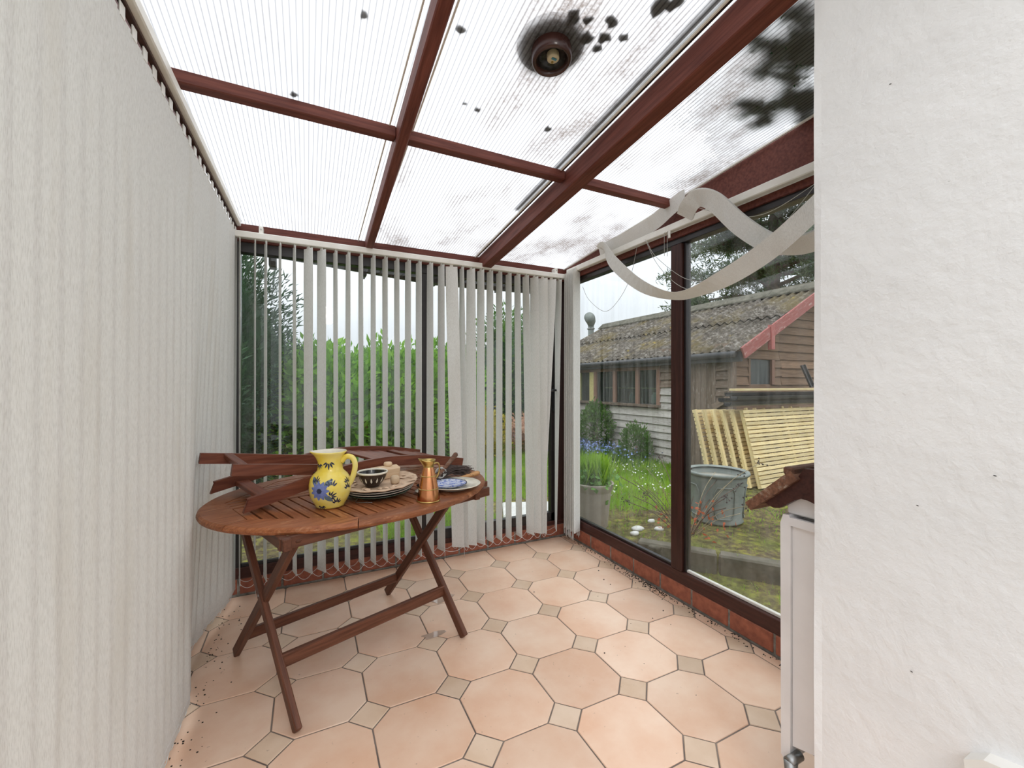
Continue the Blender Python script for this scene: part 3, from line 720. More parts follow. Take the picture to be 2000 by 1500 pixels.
def petal(name, th, h, ang, l0, l1, w, mat, n=7, off=.0009, parent=jug):
    """painted drop on the jug, from l0 to l1 along ang, w wide"""
    V = []; F = []
    for k in range(n+1):
        t = k/n; d = l0+(l1-l0)*t; hw = w*math.sin(math.pi*(.08+.86*t)**.8)*.5+.0004
        for s in (-1, 0, 1):
            x = d*math.cos(ang)-s*hw*math.sin(ang); y = d*math.sin(ang)+s*hw*math.cos(ang); hh = min(max(h+y, .004), .228); V.append(jl+on_jug(th+x/max(jr_(hh), .04), hh, off))
    for k in range(n):
        for s in (0, 1): F.append([3*k+s, 3*k+s+1, 3*k+4+s, 3*k+3+s])
    return V, F
def motif(name, items, mat, off=.0009):
    parts = [petal('', *it, mat, off=off) for it in items]; V, F = join(*parts); o = mo(name, V, F, mat, jug, True, Matrix.Identity(4)); return o
VT = math.atan2(-jl.y, -jl.x)                      # towards the room
fc = VT-.52; fh = .082
motif('painted_leaf', [(fc, fh, a, .030, .066, .021) for a in (.75, 2.2, -.75)], 'greyglaze')
motif('painted_flower', [(fc, fh, 2*math.pi*k/11, .008, .040, .0165) for k in range(11)], 'blueglaze', .0014)
motif('painted_flower_centre', [(fc, fh, 2*math.pi*k/8, 0, .011, .011) for k in range(8)], 'navyglaze', .0019)
for th, h, a0, sc in ((VT+.05, .095, 1.57, 1), (VT-.75, .112, 1.57, .8), (VT-.05, .055, .5, .9), (VT+.35, .022, 1.57, .8), (VT-.55, .020, -1.57, .7), (VT-.12, .198, -1.57, 1), (VT+.95, .075, 1.6, .9), (VT-1.0, .19, -1.57, .8), (VT+.95, .10, 1.57, .8)):
    motif('painted_sprig', [(th, h, a0+d, .010*sc, (.036-abs(d)*.009)*sc, .0062*sc) for d in (-.95, -.48, 0, .48, .95)], 'navyglaze')

# copper measure
cl = Vector((.487, 1.852, TZ)); cj = empty('copper_jug', cl, 'small tapered copper jug with brass rims beside the plates', 'jug')
lathe_obj('body', [(0, .003), (.050, .003), (.0505, .006), (.047, .03), (.040, .075), (.031, .118), (.0245, .145), (.023, .150)], 'copper', cl, cj)
for z, r in ((.0, .053), (.052, .0445), (.108, .0345)):
    lathe_obj('brass_band', [(r-.003, z), (r, z), (r+.0005, z+.002), (r, z+.005), (r-.004, z+.005)] if z == 0 else [(r-.002, z), (r+.0008, z+.001), (r+.0008, z+.004), (r-.002, z+.005)], 'brass', cl, cj)
V, F = lathe([(.0235, .148), (.0225, .154), (.025, .163), (.030, .176), (.031, .182), (.029, .181), (.023, .165), (.020, .15)], 40)
sa = math.radians(180)
for i, p in enumerate(V):
    a = math.atan2(p[1], p[0]); d = max(0, math.cos(a-sa))**4; k = d*max(0, p[2]-.152)/.03*.016; V[i] = (p[0]+k*math.cos(a), p[1]+k*math.sin(a), p[2]+k*.55)
ob('spout_collar', mesh('spout_collar', V, F, 'brass', True), cj, Matrix.Translation(cl))
hv = Vector((math.cos(.25), math.sin(.25), 0))
V, F = tube([cl+p for p in smoothpts([hv*.026+Vector((0, 0, .160)), hv*.046+Vector((0, 0, .162)), hv*.056+Vector((0, 0, .145)), hv*.052+Vector((0, 0, .115)), hv*.040+Vector((0, 0, .095)), hv*.036+Vector((0, 0, .09))], 6)], .0036, 8); mo('handle', V, F, 'brass', cj, True)

# stack of plates
pc = Vector((.305, 2.052, TZ)); tilt = Matrix.Rotation(math.radians(3.5), 4, Vector((.83, -.55, 0)))
def plate_prof(r, h, foot): return [(0, .004), (foot-.006, .004), (foot-.004, 0), (foot, 0), (foot+.004, .004), (r*.72, h*.45), (r-.003, h-.003), (r, h), (r-.002, h+.0015), (r*.74, h*.62), (r*.60, .0095), (0, .0085)]
for z, r, h, mt, nm, lab in ((.0, .150, .030, 'greenplate', 'plate', 'dark green plate at the bottom of the stack'), (.012, .158, .030, 'greyplate', 'plate', 'grey stoneware plate second from the bottom of the stack'), (.024, .164, .030, 'greyplate', 'plate', 'grey stoneware plate directly under the carved beige plate')):
    o = lathe_obj(nm, plate_prof(r, h, .08), mt, pc+Vector((0, 0, z)), rot=tilt); tag(o, lab, 'plate', 'stacked plates on the table')
tp = empty('carved_plate', pc+Vector((0, 0, .037)), 'round beige carved plate on top of the plate stack', 'plate', 'stacked plates on the table')
V, F = lathe([(0, .004), (.08, .004), (.085, .001), (.12, .010), (.172, .026), (.176, .031), (.170, .033), (.115, .021), (.06, .0185), (0, .0185)], 64)
for i, p in enumerate(V):
    r = math.hypot(p[0], p[1])
    if r > .15: a = math.atan2(p[1], p[0]); k = 1+.012*math.sin(a*17+math.sin(a*5)*2); V[i] = (p[0]*k, p[1]*k, p[2]+.0015*math.sin(a*13))
ob('dish', mesh('dish', V, F, 'beige', True), tp, Matrix.Translation(pc+Vector((0, 0, .037))) @ tilt)
for k in range(26):
    a = k*2.4; r = .105+.055*random.random(); l = .012+.018*random.random(); z = .022+max(0, (r-.115))*.22+.002
    c = Vector((r*math.cos(a), r*math.sin(a), z)); d = Vector((math.cos(a*3.1), math.sin(a*3.1), .1)).normalized()
    nrm = Vector((-d.y, d.x, 0)); V = [c-d*l, c+nrm*l*.45+Vector((0, 0, .003)), c+d*l, c-nrm*l*.45+Vector((0, 0, .003)), c+Vector((0, 0, .007))]
    F = [[0, 1, 4], [1, 2, 4], [2, 3, 4], [3, 0, 4], [3, 2, 1, 0]]
    mo('carved_leaf', V, F, 'beige', tp, False, Matrix.Translation(pc+Vector((0, 0, .037))) @ tilt)
wp = smoothpts([pc+Vector(q) for q in ((-.10, -.085, .02), (-.115, -.10, .004), (-.10, -.115, .002), (-.07, -.13, .004), (-.085, -.12, .002), (-.05, -.135, .002))], 6)
V, F = tube(wp, .0011, 5); o = mo('plate_hanger', V, F, 'steel', None, True); tag(o, 'bent wire plate hanger under the plate stack', 'wire hanger')
bl = pc+Vector((-.038, -.052, .0575)); bw = empty('bowl', bl, 'dark brown slipware bowl with cream teardrops on the carved plate', 'bowl')
BP = [(0, .003), (.026, .003), (.028, 0), (.031, 0), (.034, .006), (.048, .020), (.059, .040), (.064, .058)]
lathe_obj('body', BP, 'brownglaze', bl, bw); lathe_obj('lining', [(.062, .064), (.057, .045), (.046, .022), (.02, .010), (0, .009)], 'blackglaze', bl, bw)
lathe_obj('rim', [(.062, .064), (.060, .060), (.064, .056), (.0675, .0585), (.068, .063), (.065, .0665), (.062, .064)], 'creamglaze', bl, bw)
for k in range(14):
    th = 2*math.pi*k/14; V = []
    for t, hw in ((0, .0), (.3, .0042), (.6, .0032), (1, 0)):
        h = .018+.026*t
        for (r0, z0), (r1, z1) in zip(BP[4:-1], BP[5:]):
            if z0 <= h <= z1: r = r0+(r1-r0)*(h-z0)/(z1-z0)+.0009
        for s in (-1, 1): V.append(bl+Vector((r*math.cos(th+s*hw/r), r*math.sin(th+s*hw/r), h)))
    mo('teardrop', V, [[0, 1, 3, 2], [2, 3, 5, 4], [4, 5, 7, 6]], 'creamglaze', bw)
bk = empty('butter_mould', pc+Vector((.055, .062, .06)), 'pale wooden mould block with a knob on the carved plate', 'mould')
b0 = pc+Vector((.05, .055, .090)); beam('block', b0-UX*.055, b0+UX*.055, .042, .056, 'limewood', bk, up=(0, -.25, 1), b=.006)
beam('block_back', b0+VX*.035-UX*.075, b0+VX*.035-UX*.0, .03, .05, 'limewood', bk, up=(0, -.25, 1), b=.005)
lathe_obj('knob', [(0, 0), (.014, 0), (.020, .006), (.021, .012), (.017, .020), (0, .022)], 'limewood', b0+Vector((0, .01, .027)), bk, 20)
kb = lathe_obj('wooden_stamp', [(0, 0), (.016, 0), (.020, .006), (.021, .018), (.020, .030), (.013, .036), (0, .037)], 'limewood', pc+Vector((.062, -.055, .0575)), None, 24)
tag(kb, 'small rounded wooden stamp standing in front of the mould block', 'stamp')
# plates on the right
qc = Vector((.655, 2.015, TZ)); o = lathe_obj('plate', plate_prof(.137, .026, .075), 'creamglaze', qc); tag(o, 'cream dinner plate at the right end of the table', 'plate')
q2 = empty('plate', qc+Vector((-.028, .004, .012)), 'small blue and white printed plate lying on the cream plate', 'plate')
lathe_obj('dish', [(0, .003), (.05, .003), (.055, 0), (.06, .003), (.096, .014), (.097, .016), (.094, .0165), (.066, .0095), (0, .0085)], 'blueplate', q2.location, q2)
lathe_obj('rim_line', [(.092, .0168), (.0945, .0175), (.097, .0172), (.0975, .0155)], 'navyglaze', q2.location, q2)
for a in (.2, 1.7, 3.3, 4.6, 5.4):
    V, F = tube([q2.location+Vector((r*math.cos(a), r*math.sin(a), z)) for r, z in ((.075, .0135), (.10, .020), (.104, .014))], .001, 5); mo('wire_clip', V, F, 'steel', q2, True)
o = lathe_obj('dish', [(0, .002), (.03, 0), (.045, .008), (.046, .010), (.03, .006), (0, .005)], 'creamglaze', Vector((.505, 1.995, TZ)), None, 24); tag(o, 'little white and red dish behind the copper jug', 'dish')
V, F = lathe([(0, 0), (.012, .002), (0, .004)], 12); o2 = ob('red_spot', mesh('red_spot', V, F, 'redbit', True), o, Matrix.Translation((.485, 1.985, TZ+.009)))
# brush
br = empty('hearth_brush', (.68, 2.18, TZ), 'old brush with dark bristles and a long wooden handle', 'brush')
V, F = tube([(.575, 2.085, .768), (.66, 2.15, .812), (.735, 2.215, .862)], [.010, .0115, .0135], 10); mo('handle', V, F, 'shelfwood', br, True)
V, F = tube([(.735, 2.215, .862), (.740, 2.219, .866)], [.0115, .010], 10); mo('ferrule', V, F, 'steel', br, True)
pr = []
for k in range(150):
    a = random.uniform(0, 6.28); rr = random.random()**.5*.032; s0 = Vector((.60+.028*math.cos(a), 2.135+.028*math.sin(a), .772+.014*math.sin(a*2)))
    e = Vector((.78+random.uniform(-.05, .05), 2.20+random.uniform(-.05, .05), .750+random.uniform(0, .045))); mid = (s0+e)/2+Vector((0, 0, random.uniform(.005, .035)))
    pr.append(tube(smoothpts([s0, mid, e], 3), .0016, 3, False))
V, F = join(*pr); mo('bristles', V, F, 'bristle', br)
for k in range(5):
    c = Vector((.612+.005*k, 2.112+.004*k, .790)); pts = [c+Vector((.022*math.cos(t), .012*math.sin(t)+.006*math.sin(t*2+k), .024*math.sin(t))) for t in np.linspace(0, 6.0, 16)]
    V, F = tube(pts, .0018, 5); mo('binding_string', V, F, 'cord', br, True)
for k in range(3):
    V, F = tube([(.49, 2.06+.012*k, .745), (.60, 2.13+.01*k, .775)], .004, 6); mo('tine', V, F, 'black', br, True)
V, F = tube([(.735, 2.130, .749), (.79, 2.155, .752), (.842, 2.178, .755), (.858, 2.186, .755)], [.009, .0115, .0145, .011], 12); o = mo('tool_handle', V, F, 'handlewood', None, True); tag(o, 'turned orange wooden tool handle behind the cream plate', 'handle')

# ------------------------------------------------------------------ radiator, shelf, vent
rd = empty('radiator', (1.5, .715, .13), 'white panel radiator seen end-on beside the plaster wall', 'radiator')
RX0, RX1 = 1.263, 1.86
V, F = prism([(.744, .15), (.758, .143), (.770, .155), (.772, .84), (.764, .866), (.748, .868), (.742, .855)], RX0, RX1, 0); mo('front_panel', V, F, 'rad', rd)
V, F = prism([(.660, .15), (.674, .15), (.676, .84), (.668, .85), (.658, .84)], RX0, RX1, 0); mo('rear_panel', V, F, 'rad', rd)
V, F = prism([(.678, .215), (.742, .195), (.742, .835), (.678, .835)], RX0+.008, RX0+.014, 0); mo('end_cover', V, F, 'rad', rd)
V, F = prism([(.655, .838), (.745, .838), (.745, .862), (.655, .862)], RX0-.002, RX0+.010, 0); mo('end_strip', V, F, 'rad', rd)
for k in range(14): box('grille_bar', (RX0+.02+k*.042, RX0+.045+k*.042), (.678, .742), (.848, .853), 'rad', rd, .001)
V, F = tube([(RX0-.012, .735, .165), (RX0-.012, .735, .105), (RX0-.012, .735, -.005)], [.018, .014, .009], 12); vv = mo('valve', V, F, 'steel', rd, True)
V, F = tube([(RX0-.012, .735, .135), (RX0-.012, .70, .15), (RX0-.012, .66, .155)], [.014, .015, .015], 12); mo('valve_cap', V, F, 'rad', vv, True)
V, F = tube([(RX0+.03, .735, .165), (RX0-.02, .735, .165)], .014, 12); mo('tail_piece', V, F, 'steel', rd, True)
# wall plate behind the shelf
o = box('metal_tray', (1.278, 1.84), (.675, .762), (.868, .930), 'rad', None, .004); tag(o, 'off-white metal tray between the radiator top and the tilted shelf', 'tray')
sh = empty('wall_shelf', (1.5, .75, .95), 'tilted weathered wooden shelf on a scrolled bracket above the radiator', 'shelf')
f = Vector((0, .864, .878)); bk_ = Vector((0, .728, 1.003)); dd = (f-bk_).normalized(); nn = Vector((0, dd.z, -dd.y)); nn = -nn if nn.z > 0 else nn
P = [bk_, f, f+nn*.026, bk_+nn*.030]
V, F = prism([(p.y, p.z) for p in P], 1.235, 1.84, 0); mo('board', V, F, 'shelfwood', sh)
V, F = prism([(.815, .892), (.800, .884), (.785, .880), (.768, .884), (.750, .898), (.725, .917), (.708, .926), (.69, .925), (.672, .920), (.655, .921), (.655, 1.015), (.70, 1.012), (.722, .975), (.80, .905)], 1.252, 1.272, 0); mo('bracket_arm', V, F, 'frame', sh)
V, F = prism([(YW, .800), (.650, .815), (.662, .850), (.668, .90), (.668, .93), (YW, .93)], 1.250, 1.276, 0); mo('bracket_upright', V, F, 'frame', sh)
beam('board_end', (1.238, .735, 1.000), (1.83, .735, 1.000), .03, .022, 'shelfwood', sh, b=.004)
# fitting low on the plaster wall
o = mo('wall_fitting', *prism([(.26, .470), (.345, .455), (.352, .515), (.325, .535), (.27, .545)], XW-.035, XW+.004, 0), 'white'); tag(o, 'white plastic fitting low on the plaster wall', 'fitting')
# roof vent
vc = Vector((.727, 1.195, roofz(1.195))); Rr = Matrix.Rotation(-math.atan(RS), 4, 'X')
vt = empty('roof_vent', vc, 'round brown roof vent with a cream centre in the translucent roof', 'vent')
lathe_obj('outer_flange', [(.055, .014), (.112, .012), (.114, .018), (.05, .055), (0, .06)], 'ventgrey', vc, vt, 44, Rr)
lathe_obj('collar', [(.066, 0), (.0675, -.020), (.065, -.040), (.058, -.046), (.051, -.042), (.049, -.030)], 'ventbrown', vc, vt, 44, Rr)
lathe_obj('bowl', [(.050, -.034), (.048, -.022), (.038, -.010), (.02, -.004), (0, -.003)], 'blackglaze', vc, vt, 44, Rr)
lathe_obj('socket', [(0, -.026), (.017, -.026), (.0205, -.023), (.0205, -.006)], 'cream_disc', vc+Vector((.010, .006, 0)), vt, 24, Rr)
o = box('label_strip', (.729, .746), (1.190, 1.197), (vc.z-.029, vc.z-.0265), 'bluelabel', vt, 0)
V, F = tube([(.739, 1.208, vc.z-.030), (.739, 1.208, vc.z-.026)], .004, 8); mo('terminal', V, F, 'brass', vt)
# debris lying on the roof
for k, (x, y, r) in enumerate(((.153, 1.318, .012), (.43, 1.246, .012), (.544, 1.53, .008), (.602, 1.543, .012), (.914, 1.529, .014), (-.043, 1.731, .012), (.864, 1.091, .018), (.921, 1.066, .014), (.869, 1.13, .014), (.85, 1.036, .018), (.956, .941, .024), (.73, 1.07, .02), (.99, .914, .02), (.815, 1.115, .02), (.78, 1.06, .014), (.40, 2.70, .008))):
    V, F = [], []; n = 9; z = roofz(y)+.004
    for q in range(n):
        a = 2*math.pi*q/n; rr = 1.35*r*random.uniform(.55, 1.2); V.append((x+rr*math.cos(a), y+rr*math.sin(a), z-RS*rr*math.sin(a)))
    V += [(x, y, z+.010)]; F = [list(range(n))[::-1]]+[[q, (q+1) % n, n] for q in range(n)]
    o = mo('dead_leaf', V, F, 'debris'); tag(o, 'dead leaf on the roof '+('in the upper left bay near the thin rafter', 'just right of the thin rafter at the top', 'on its own above the middle purlin', 'beside a smaller scrap above the middle purlin', 'left of the thick rafter near the middle purlin', 'touching the left purlin', 'right of the vent, in the middle of the scatter', 'at the right edge of the scatter by the vent', 'at the lower side of the scatter by the vent', 'at the upper side of the scatter by the vent', 'large and close to the top of the thick rafter', 'touching the far rim of the vent', 'nearest the thick rafter at the top', 'touching the right rim of the vent', 'just above the vent', 'small and close to the back blind rail')[k], 'leaf', 'dead leaves on the roof')
# water and dirt on the tiles
for k, (x, y, r, a) in enumerate(((.70, 2.37, .07, .3), (.56, 2.05, .055, 1.0))):
    n = 16; V = [(x+(r*(1+.35*math.sin(3*t+k)))*math.cos(t), y+(r*.55*(1+.3*math.sin(2*t+a)))*math.sin(t), .0012) for t in np.linspace(0, 2*math.pi, n, endpoint=False)]
    V += [(p[0], p[1], .0004) for p in V]; F = [list(range(n)), list(range(n, 2*n))[::-1]]+[[q, (q+1) % n, n+(q+1) % n, n+q] for q in range(n)]
    o = mo('puddle', V, F, 'water'); tag(o, ('shiny film of water on the tiles beside the far right table foot', 'shiny film of water on the tiles by the near right table foot')[k], 'puddle')
pr = []
for k in range(380):
    y = random.uniform(.8, 2.9); x = 1.918-abs(random.gauss(0, .026)) if random.random() < .95 else random.uniform(1.2, 1.9)
    if random.random() < .5: y = random.gauss(1.98, .12)
    s_ = random.uniform(.0012, .0035); pr.append(bx((x-s_, x+s_), (y-s_*.7, y+s_*.7), (.0002, s_)))
for k in range(90):
    y = random.uniform(1.7, 2.8); x = -.42+abs(random.gauss(0, .055)); s_ = random.uniform(.001, .003); pr.append(bx((x-s_, x+s_), (y-s_*.7, y+s_*.7), (.0002, s_)))
V, F = join(*pr); o = mo('soil_crumbs', V, F, 'soil'); tag(o, 'scattered crumbs of soil along the brick course', 'dirt', kind='stuff')

# ------------------------------------------------------------------ garden ground
G = -.10
def ground_mesh():
    V = []; F = []; xs = np.concatenate([np.linspace(-14, -1, 14), np.linspace(-.6, 1.9, 14), np.linspace(1.94, 4.5, 75), np.linspace(4.6, 8, 24), np.linspace(8.5, 34, 16)]); ys = np.concatenate([np.linspace(-4, -.2, 8), np.linspace(0, .6, 5), np.linspace(.65, 3.5, 82), np.linspace(3.6, 11, 50), np.linspace(12, 40, 14)])
    for x in xs:
        for y in ys:
            z = G+.02*math.sin(x*1.9+y)*math.sin(y*2.3-x)
            if x < 2.0 and y < 3.02: z = -.16
            k = kerb_side(x, y)
            if k < .05 and x > 1.9: z -= .15
            V.append((x, y, z))
    m = len(ys)
    for i in range(len(xs)-1):
        for j in range(m-1): a = i*m+j; F.append([a, a+m, a+m+1, a+1])
    return V, F
def kerb_side(x, y): return (x-2.62)*.80+(y-2.55)*.60 if y < 3.4 else 1
V, F = ground_mesh(); o = mo('ground', V, F, 'ground', None, True, Matrix.Identity(4)); tag(o, 'mossy garden ground outside the windows', 'ground', kind='structure')
for k in range(5):
    a = Vector((2.50, 2.72, 0))+Vector((.60, -.80, 0))*(.62*k); b_ = a+Vector((.60, -.80, 0))*.605
    if a.y < .3: break
    o = beam('kerb_stone', a+Vector((.05, .04, G-.075)), b_+Vector((.05, .04, G-.075)), .12, .19, 'concrete', None, b=.014)
    tag(o, ('mossy concrete kerb stone nearest the back corner', 'second mossy concrete kerb stone from the back corner', 'third mossy concrete kerb stone from the back corner', 'fourth mossy concrete kerb stone from the back corner', 'kerb stone farthest from the back corner')[k], 'kerb', 'kerb stones outside the side window')
for k, (x, y, r) in enumerate(((2.78, 3.02, .07), (2.95, 2.92, .055), (2.66, 2.93, .05), (3.05, 3.12, .045), (2.62, 2.62, .09))):
    V, F = lathe([(0, -.01), (r, -.01), (r*.9, .006), (r*.6, .014), (0, .016)], 9); V = [(p[0]*random.uniform(.8, 1.2), p[1]*.7*random.uniform(.8, 1.2), p[2]) for p in V]
    o = ob('pebble', mesh('pebble', V, F, 'stone' if k < 4 else 'concrete', True), None, Matrix.Translation((x, y, G))); tag(o, ('largest white flat stone on the moss beside the plant pot', 'white flat stone on the moss nearest the dry bush', 'white flat stone on the moss nearest the window', 'small white stone on the moss farthest from the window', 'dull grey flat stone beside the first kerb stone')[k], 'stone', 'pale stones by the pot')

# ------------------------------------------------------------------ gutter under the back eave
gt = empty('gutter', (.5, 3.1, 2.05), 'dark grey gutter hanging below the back eave', 'gutter')
V = []; F = []; pf = [(3.06, .085), (3.065, .02), (3.09, 0), (3.13, 0), (3.155, .02), (3.16, .085), (3.15, .085), (3.147, .026), (3.127, .01), (3.093, .01), (3.073, .026), (3.07, .085)]
for x, z in ((-.55, 2.095), (.86, 2.0), (2.05, 2.02)): V += [(x, a, z+b) for a, b in pf]
m = len(pf)
for i in range(2):
    for j in range(m): F.append([i*m+j, i*m+(j+1) % m, (i+1)*m+(j+1) % m, (i+1)*m+j])
F += [list(range(m)), list(range(2*m, 3*m))[::-1]]; mo('trough', V, F, 'slate', gt)
for x in (-.2, .35, .86, 1.4): box('gutter_bracket', (x-.02, x+.02), (3.05, 3.17), (2.0, 2.13), 'slate', gt)
box('fascia', (-.55, 2.05), (3.03, 3.05), (2.06, 2.18), 'frame_dark', gt)

# ------------------------------------------------------------------ shed
SX, SY, SY1, EZ = 5.5, 4.04, 9.3, 1.80
sd = empty('garden_shed', (6.5, 6, G), 'long weathered timber shed with mossy corrugated roof', 'shed')
RXr, RZr, EX = 7.42, 2.81, 5.30
sl = (RZr-1.74)/(RXr-5.36)
def shz(x): return 1.74+sl*(x-5.36)
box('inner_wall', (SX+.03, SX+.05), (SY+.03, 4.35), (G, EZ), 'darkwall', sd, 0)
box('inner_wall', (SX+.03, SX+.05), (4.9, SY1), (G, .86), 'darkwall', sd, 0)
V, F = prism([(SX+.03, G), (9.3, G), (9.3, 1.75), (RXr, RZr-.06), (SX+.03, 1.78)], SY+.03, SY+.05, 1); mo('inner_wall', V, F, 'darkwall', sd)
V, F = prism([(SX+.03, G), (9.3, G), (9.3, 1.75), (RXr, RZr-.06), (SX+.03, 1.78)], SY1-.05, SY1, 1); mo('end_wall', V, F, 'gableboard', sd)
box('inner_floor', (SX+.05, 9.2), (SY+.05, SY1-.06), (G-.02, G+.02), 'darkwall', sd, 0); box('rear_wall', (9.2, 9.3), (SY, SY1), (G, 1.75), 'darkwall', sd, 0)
def wboard(y0, y1, z, mat, h=.145):
    j = random.uniform(-.006, .006); beam('weatherboard', (SX-.004+random.uniform(-.004, .004), y0, z+j+random.uniform(-.008, .008)), (SX-.004, y1, z+j+random.uniform(-.008, .008)), .022, h, mat, sd, up=(.26, 0, 1), b=.003)
z = G+.08; row = 0
while z < EZ+.05:
    if z < .80:
        cut = random.uniform(6.0, 7.4); wboard(4.93, cut, z, 'paintboard'); wboard(cut, SY1, z, 'paintboard' if z > .1 else 'board')
    else: wboard(4.93, 5.44, z, 'board' if z > 1.25 else 'paintboard'); wboard(8.3, SY1, z, 'board')
    wboard(SY+.02, 4.33, z, 'paintboard' if z < .75 else 'board'); z += .128; row += 1
box('corner_post', (SX-.04, SX+.05), (SY-.03, SY+.05), (G, 1.78), 'board', sd); box('door_post', (SX-.03, SX+.04), (4.30, 4.36), (G, 1.80), 'board', sd); box('door_post', (SX-.03, SX+.04), (4.90, 4.97), (G, 1.80), 'shedframe', sd)
for k in range(5): box('door_plank', (SX-.012, SX+.012), (4.365+k*.107, 4.365+k*.107+.102), (G+.03, 1.74), 'board', sd, .004)
beam('loose_board', (SX-.05, 4.05, 1.05), (SX-.05, 4.33, .90), .02, .09, 'board', sd)
# windows of the long side
box('window_sill', (SX-.09, SX+.06), (5.38, 8.35), (.84, .885), 'board', sd); box('window_head', (SX-.03, SX+.05), (5.40, 8.35), (1.50, 1.56), 'shedframe', sd)
for y in (5.44, 5.96, 6.60, 7.22, 7.8, 8.28):
    box('window_post', (SX-.035, SX+.045), (y-.04, y+.04), (.885, 1.50), 'yellowpaint' if y > 7.5 and y < 8 else 'shedframe', sd)
box('window_lining', (SX-.025, SX+.03), (7.26, 7.42), (.885, 1.50), 'yellowpaint', sd)
for a, b_ in ((5.48, 5.92), (6.0, 6.56), (6.64, 7.18), (7.42, 7.76), (7.84, 8.24)): mo('pane', *bx((SX+.004, SX+.008), (a, b_), (.885, 1.50)), 'shedglass', sd)
box('shelf_inside', (SX+.15, SX+.45), (5.45, 7.1), (1.16, 1.18), 'newwood', sd); box('shelf_inside', (SX+.15, SX+.45), (5.45, 7.1), (.86, .88), 'board', sd)
for k, (y, c, h) in enumerate(((5.62, 'greenplate', .16), (5.8, 'stone', .22), (6.2, 'creamglaze', .14), (6.4, 'galv', .2))):
    lathe_obj('jar', [(0, 0), (.05, 0), (.06, .03), (.06, h*.7), (.03, h*.85), (.035, h), (0, h)], c, Vector((SX+.25, y, .88)), sd, 14)
box('fascia', (EX+.03, EX+.07), (SY-.25, SY1+.1), (1.56, 1.70), 'slate', sd); box('soffit', (EX+.07, SX+.03), (SY-.2, SY1), (1.66, 1.68), 'board', sd, 0)
V, F = tube([(EX-.02, SY-.2, 1.66), (EX-.02, SY1+.1, 1.64)], .045, 8); mo('shed_gutter', V, F, 'slate', sd, True)
# corrugated roof sheets
def corr(y0, y1, xa, za, xb, zb, name):
    n = int((y1-y0)/.0183); V = []; F = []
    for i in range(n+1):
        y = y0+(y1-y0)*i/n; d = .022*math.cos(2*math.pi*y/.146)
        V += [(xa, y, za+d), (xb, y, zb+d), (xa, y, za+d-.012), (xb, y, zb+d-.012)]
    for i in range(n):
        a = 4*i; F += [[a, a+1, a+5, a+4], [a+2, a+6, a+7, a+3], [a, a+4, a+6, a+2], [a+1, a+3, a+7, a+5]]
    F += [[0, 2, 3, 1], [4*n, 4*n+1, 4*n+3, 4*n+2]]
    mo(name, V, F, 'shedroof', sd, True, Matrix.Identity(4))
y = SY-.26
while y < SY1+.1:
    y2 = min(y+1.022, SY1+.12); xm = 6.45; corr(y, y2, EX-.02, shz(EX-.02)+random.uniform(0, .012), xm, shz(xm), 'roof_sheet'); corr(y+random.uniform(-.01, .01), y2, xm-.1, shz(xm-.1)+.03, RXr, RZr+.02, 'roof_sheet')
    corr(y, y2, 9.55, 1.72, RXr, RZr+.02, 'roof_sheet'); y = y2
y = SY-.28
while y < SY1:
    y2 = min(y+.9, SY1+.14); V, F = prism([(RXr-.16, RZr-.045), (RXr, RZr+.085), (RXr+.16, RZr-.045), (RXr+.16, RZr-.02), (RXr, RZr+.115), (RXr-.16, RZr-.02)], y+.004, y2, 1)
    mo('ridge_cap', V, F, 'stone' if False else 'concrete', sd); y = y2
# gable
def gx(z): return max(SX, 5.36+(z-1.66)/sl) if z > 1.7 else SX
def gx1(z): return min(9.3, 9.46-(z-1.66)/sl) if z > 1.7 else 9.3
z = G+.08
while z < RZr-.12:
    x0, x1 = gx(z+.07), gx1(z+.07)
    segs = [(x0, x1)]
    if 1.24 < z < 1.62: segs = [(x0, 5.84), (6.42, 6.60), (6.60, x1)]
    elif z > .8: segs = [(x0, 6.55), (6.55, x1)] if x0 < 6.5 < x1 else segs
    for a, b_ in segs:
        if b_-a > .03: beam('gable_board', (a, SY-.005, z+random.uniform(-.008, .008)), (b_, SY-.005, z+random.uniform(-.012, .012)), .022, .15, 'gableboard', sd, up=(0, .22, 1), b=.003)
    z += .132
box('gable_window_post', (6.36, 6.43), (SY-.03, SY+.02), (1.24, 1.62), 'shedframe', sd); box('gable_window_post', (5.82, 5.86), (SY-.03, SY+.02), (1.24, 1.62), 'gableboard', sd)
mo('pane', *bx((5.86, 6.36), (SY+.004, SY+.008), (1.24, 1.64)), 'shedglass', sd)
for s, xe in ((1, 5.33), (-1, 9.5)):
    beam('bargeboard', (xe, SY-.28, shz(5.33)-.055), (RXr, SY-.28, RZr-.03), .03, .165, 'barge', sd, up=(0, 0, 1), b=.004)
box('bracket_post', (5.90, 5.98), (SY-.315, SY-.255), (1.74, 2.09), 'barge', sd)
fl = empty('flue_pipe', (7.25, 9.75, G), 'galvanised flue pipe with round cowl behind the shed', 'flue')
V, F = tube([(7.25, 9.75, G), (7.25, 9.75, 2.95)], .085, 14); mo('pipe', V, F, 'galv', fl, True)
V, F = lathe([(.10, 2.80), (.115, 2.82), (.10, 2.84)], 14); mo('collar', [(p[0]+7.25, p[1]+9.75, p[2]) for p in V], F, 'steel', fl, True)
V, F = tube([(7.25, 9.75, 2.92), (7.23, 9.72, 3.02), (7.10, 9.60, 3.09), (7.02, 9.53, 3.11)], [.09, .13, .15, .14], 14); mo('cowl', V, F, 'galv', fl, True)
V, F = lathe([(.09, 2.62), (.24, 2.55), (.24, 2.53)], 14); mo('flashing', [(p[0]+7.25, p[1]+9.75, p[2]) for p in V], F, 'stone', fl, True)

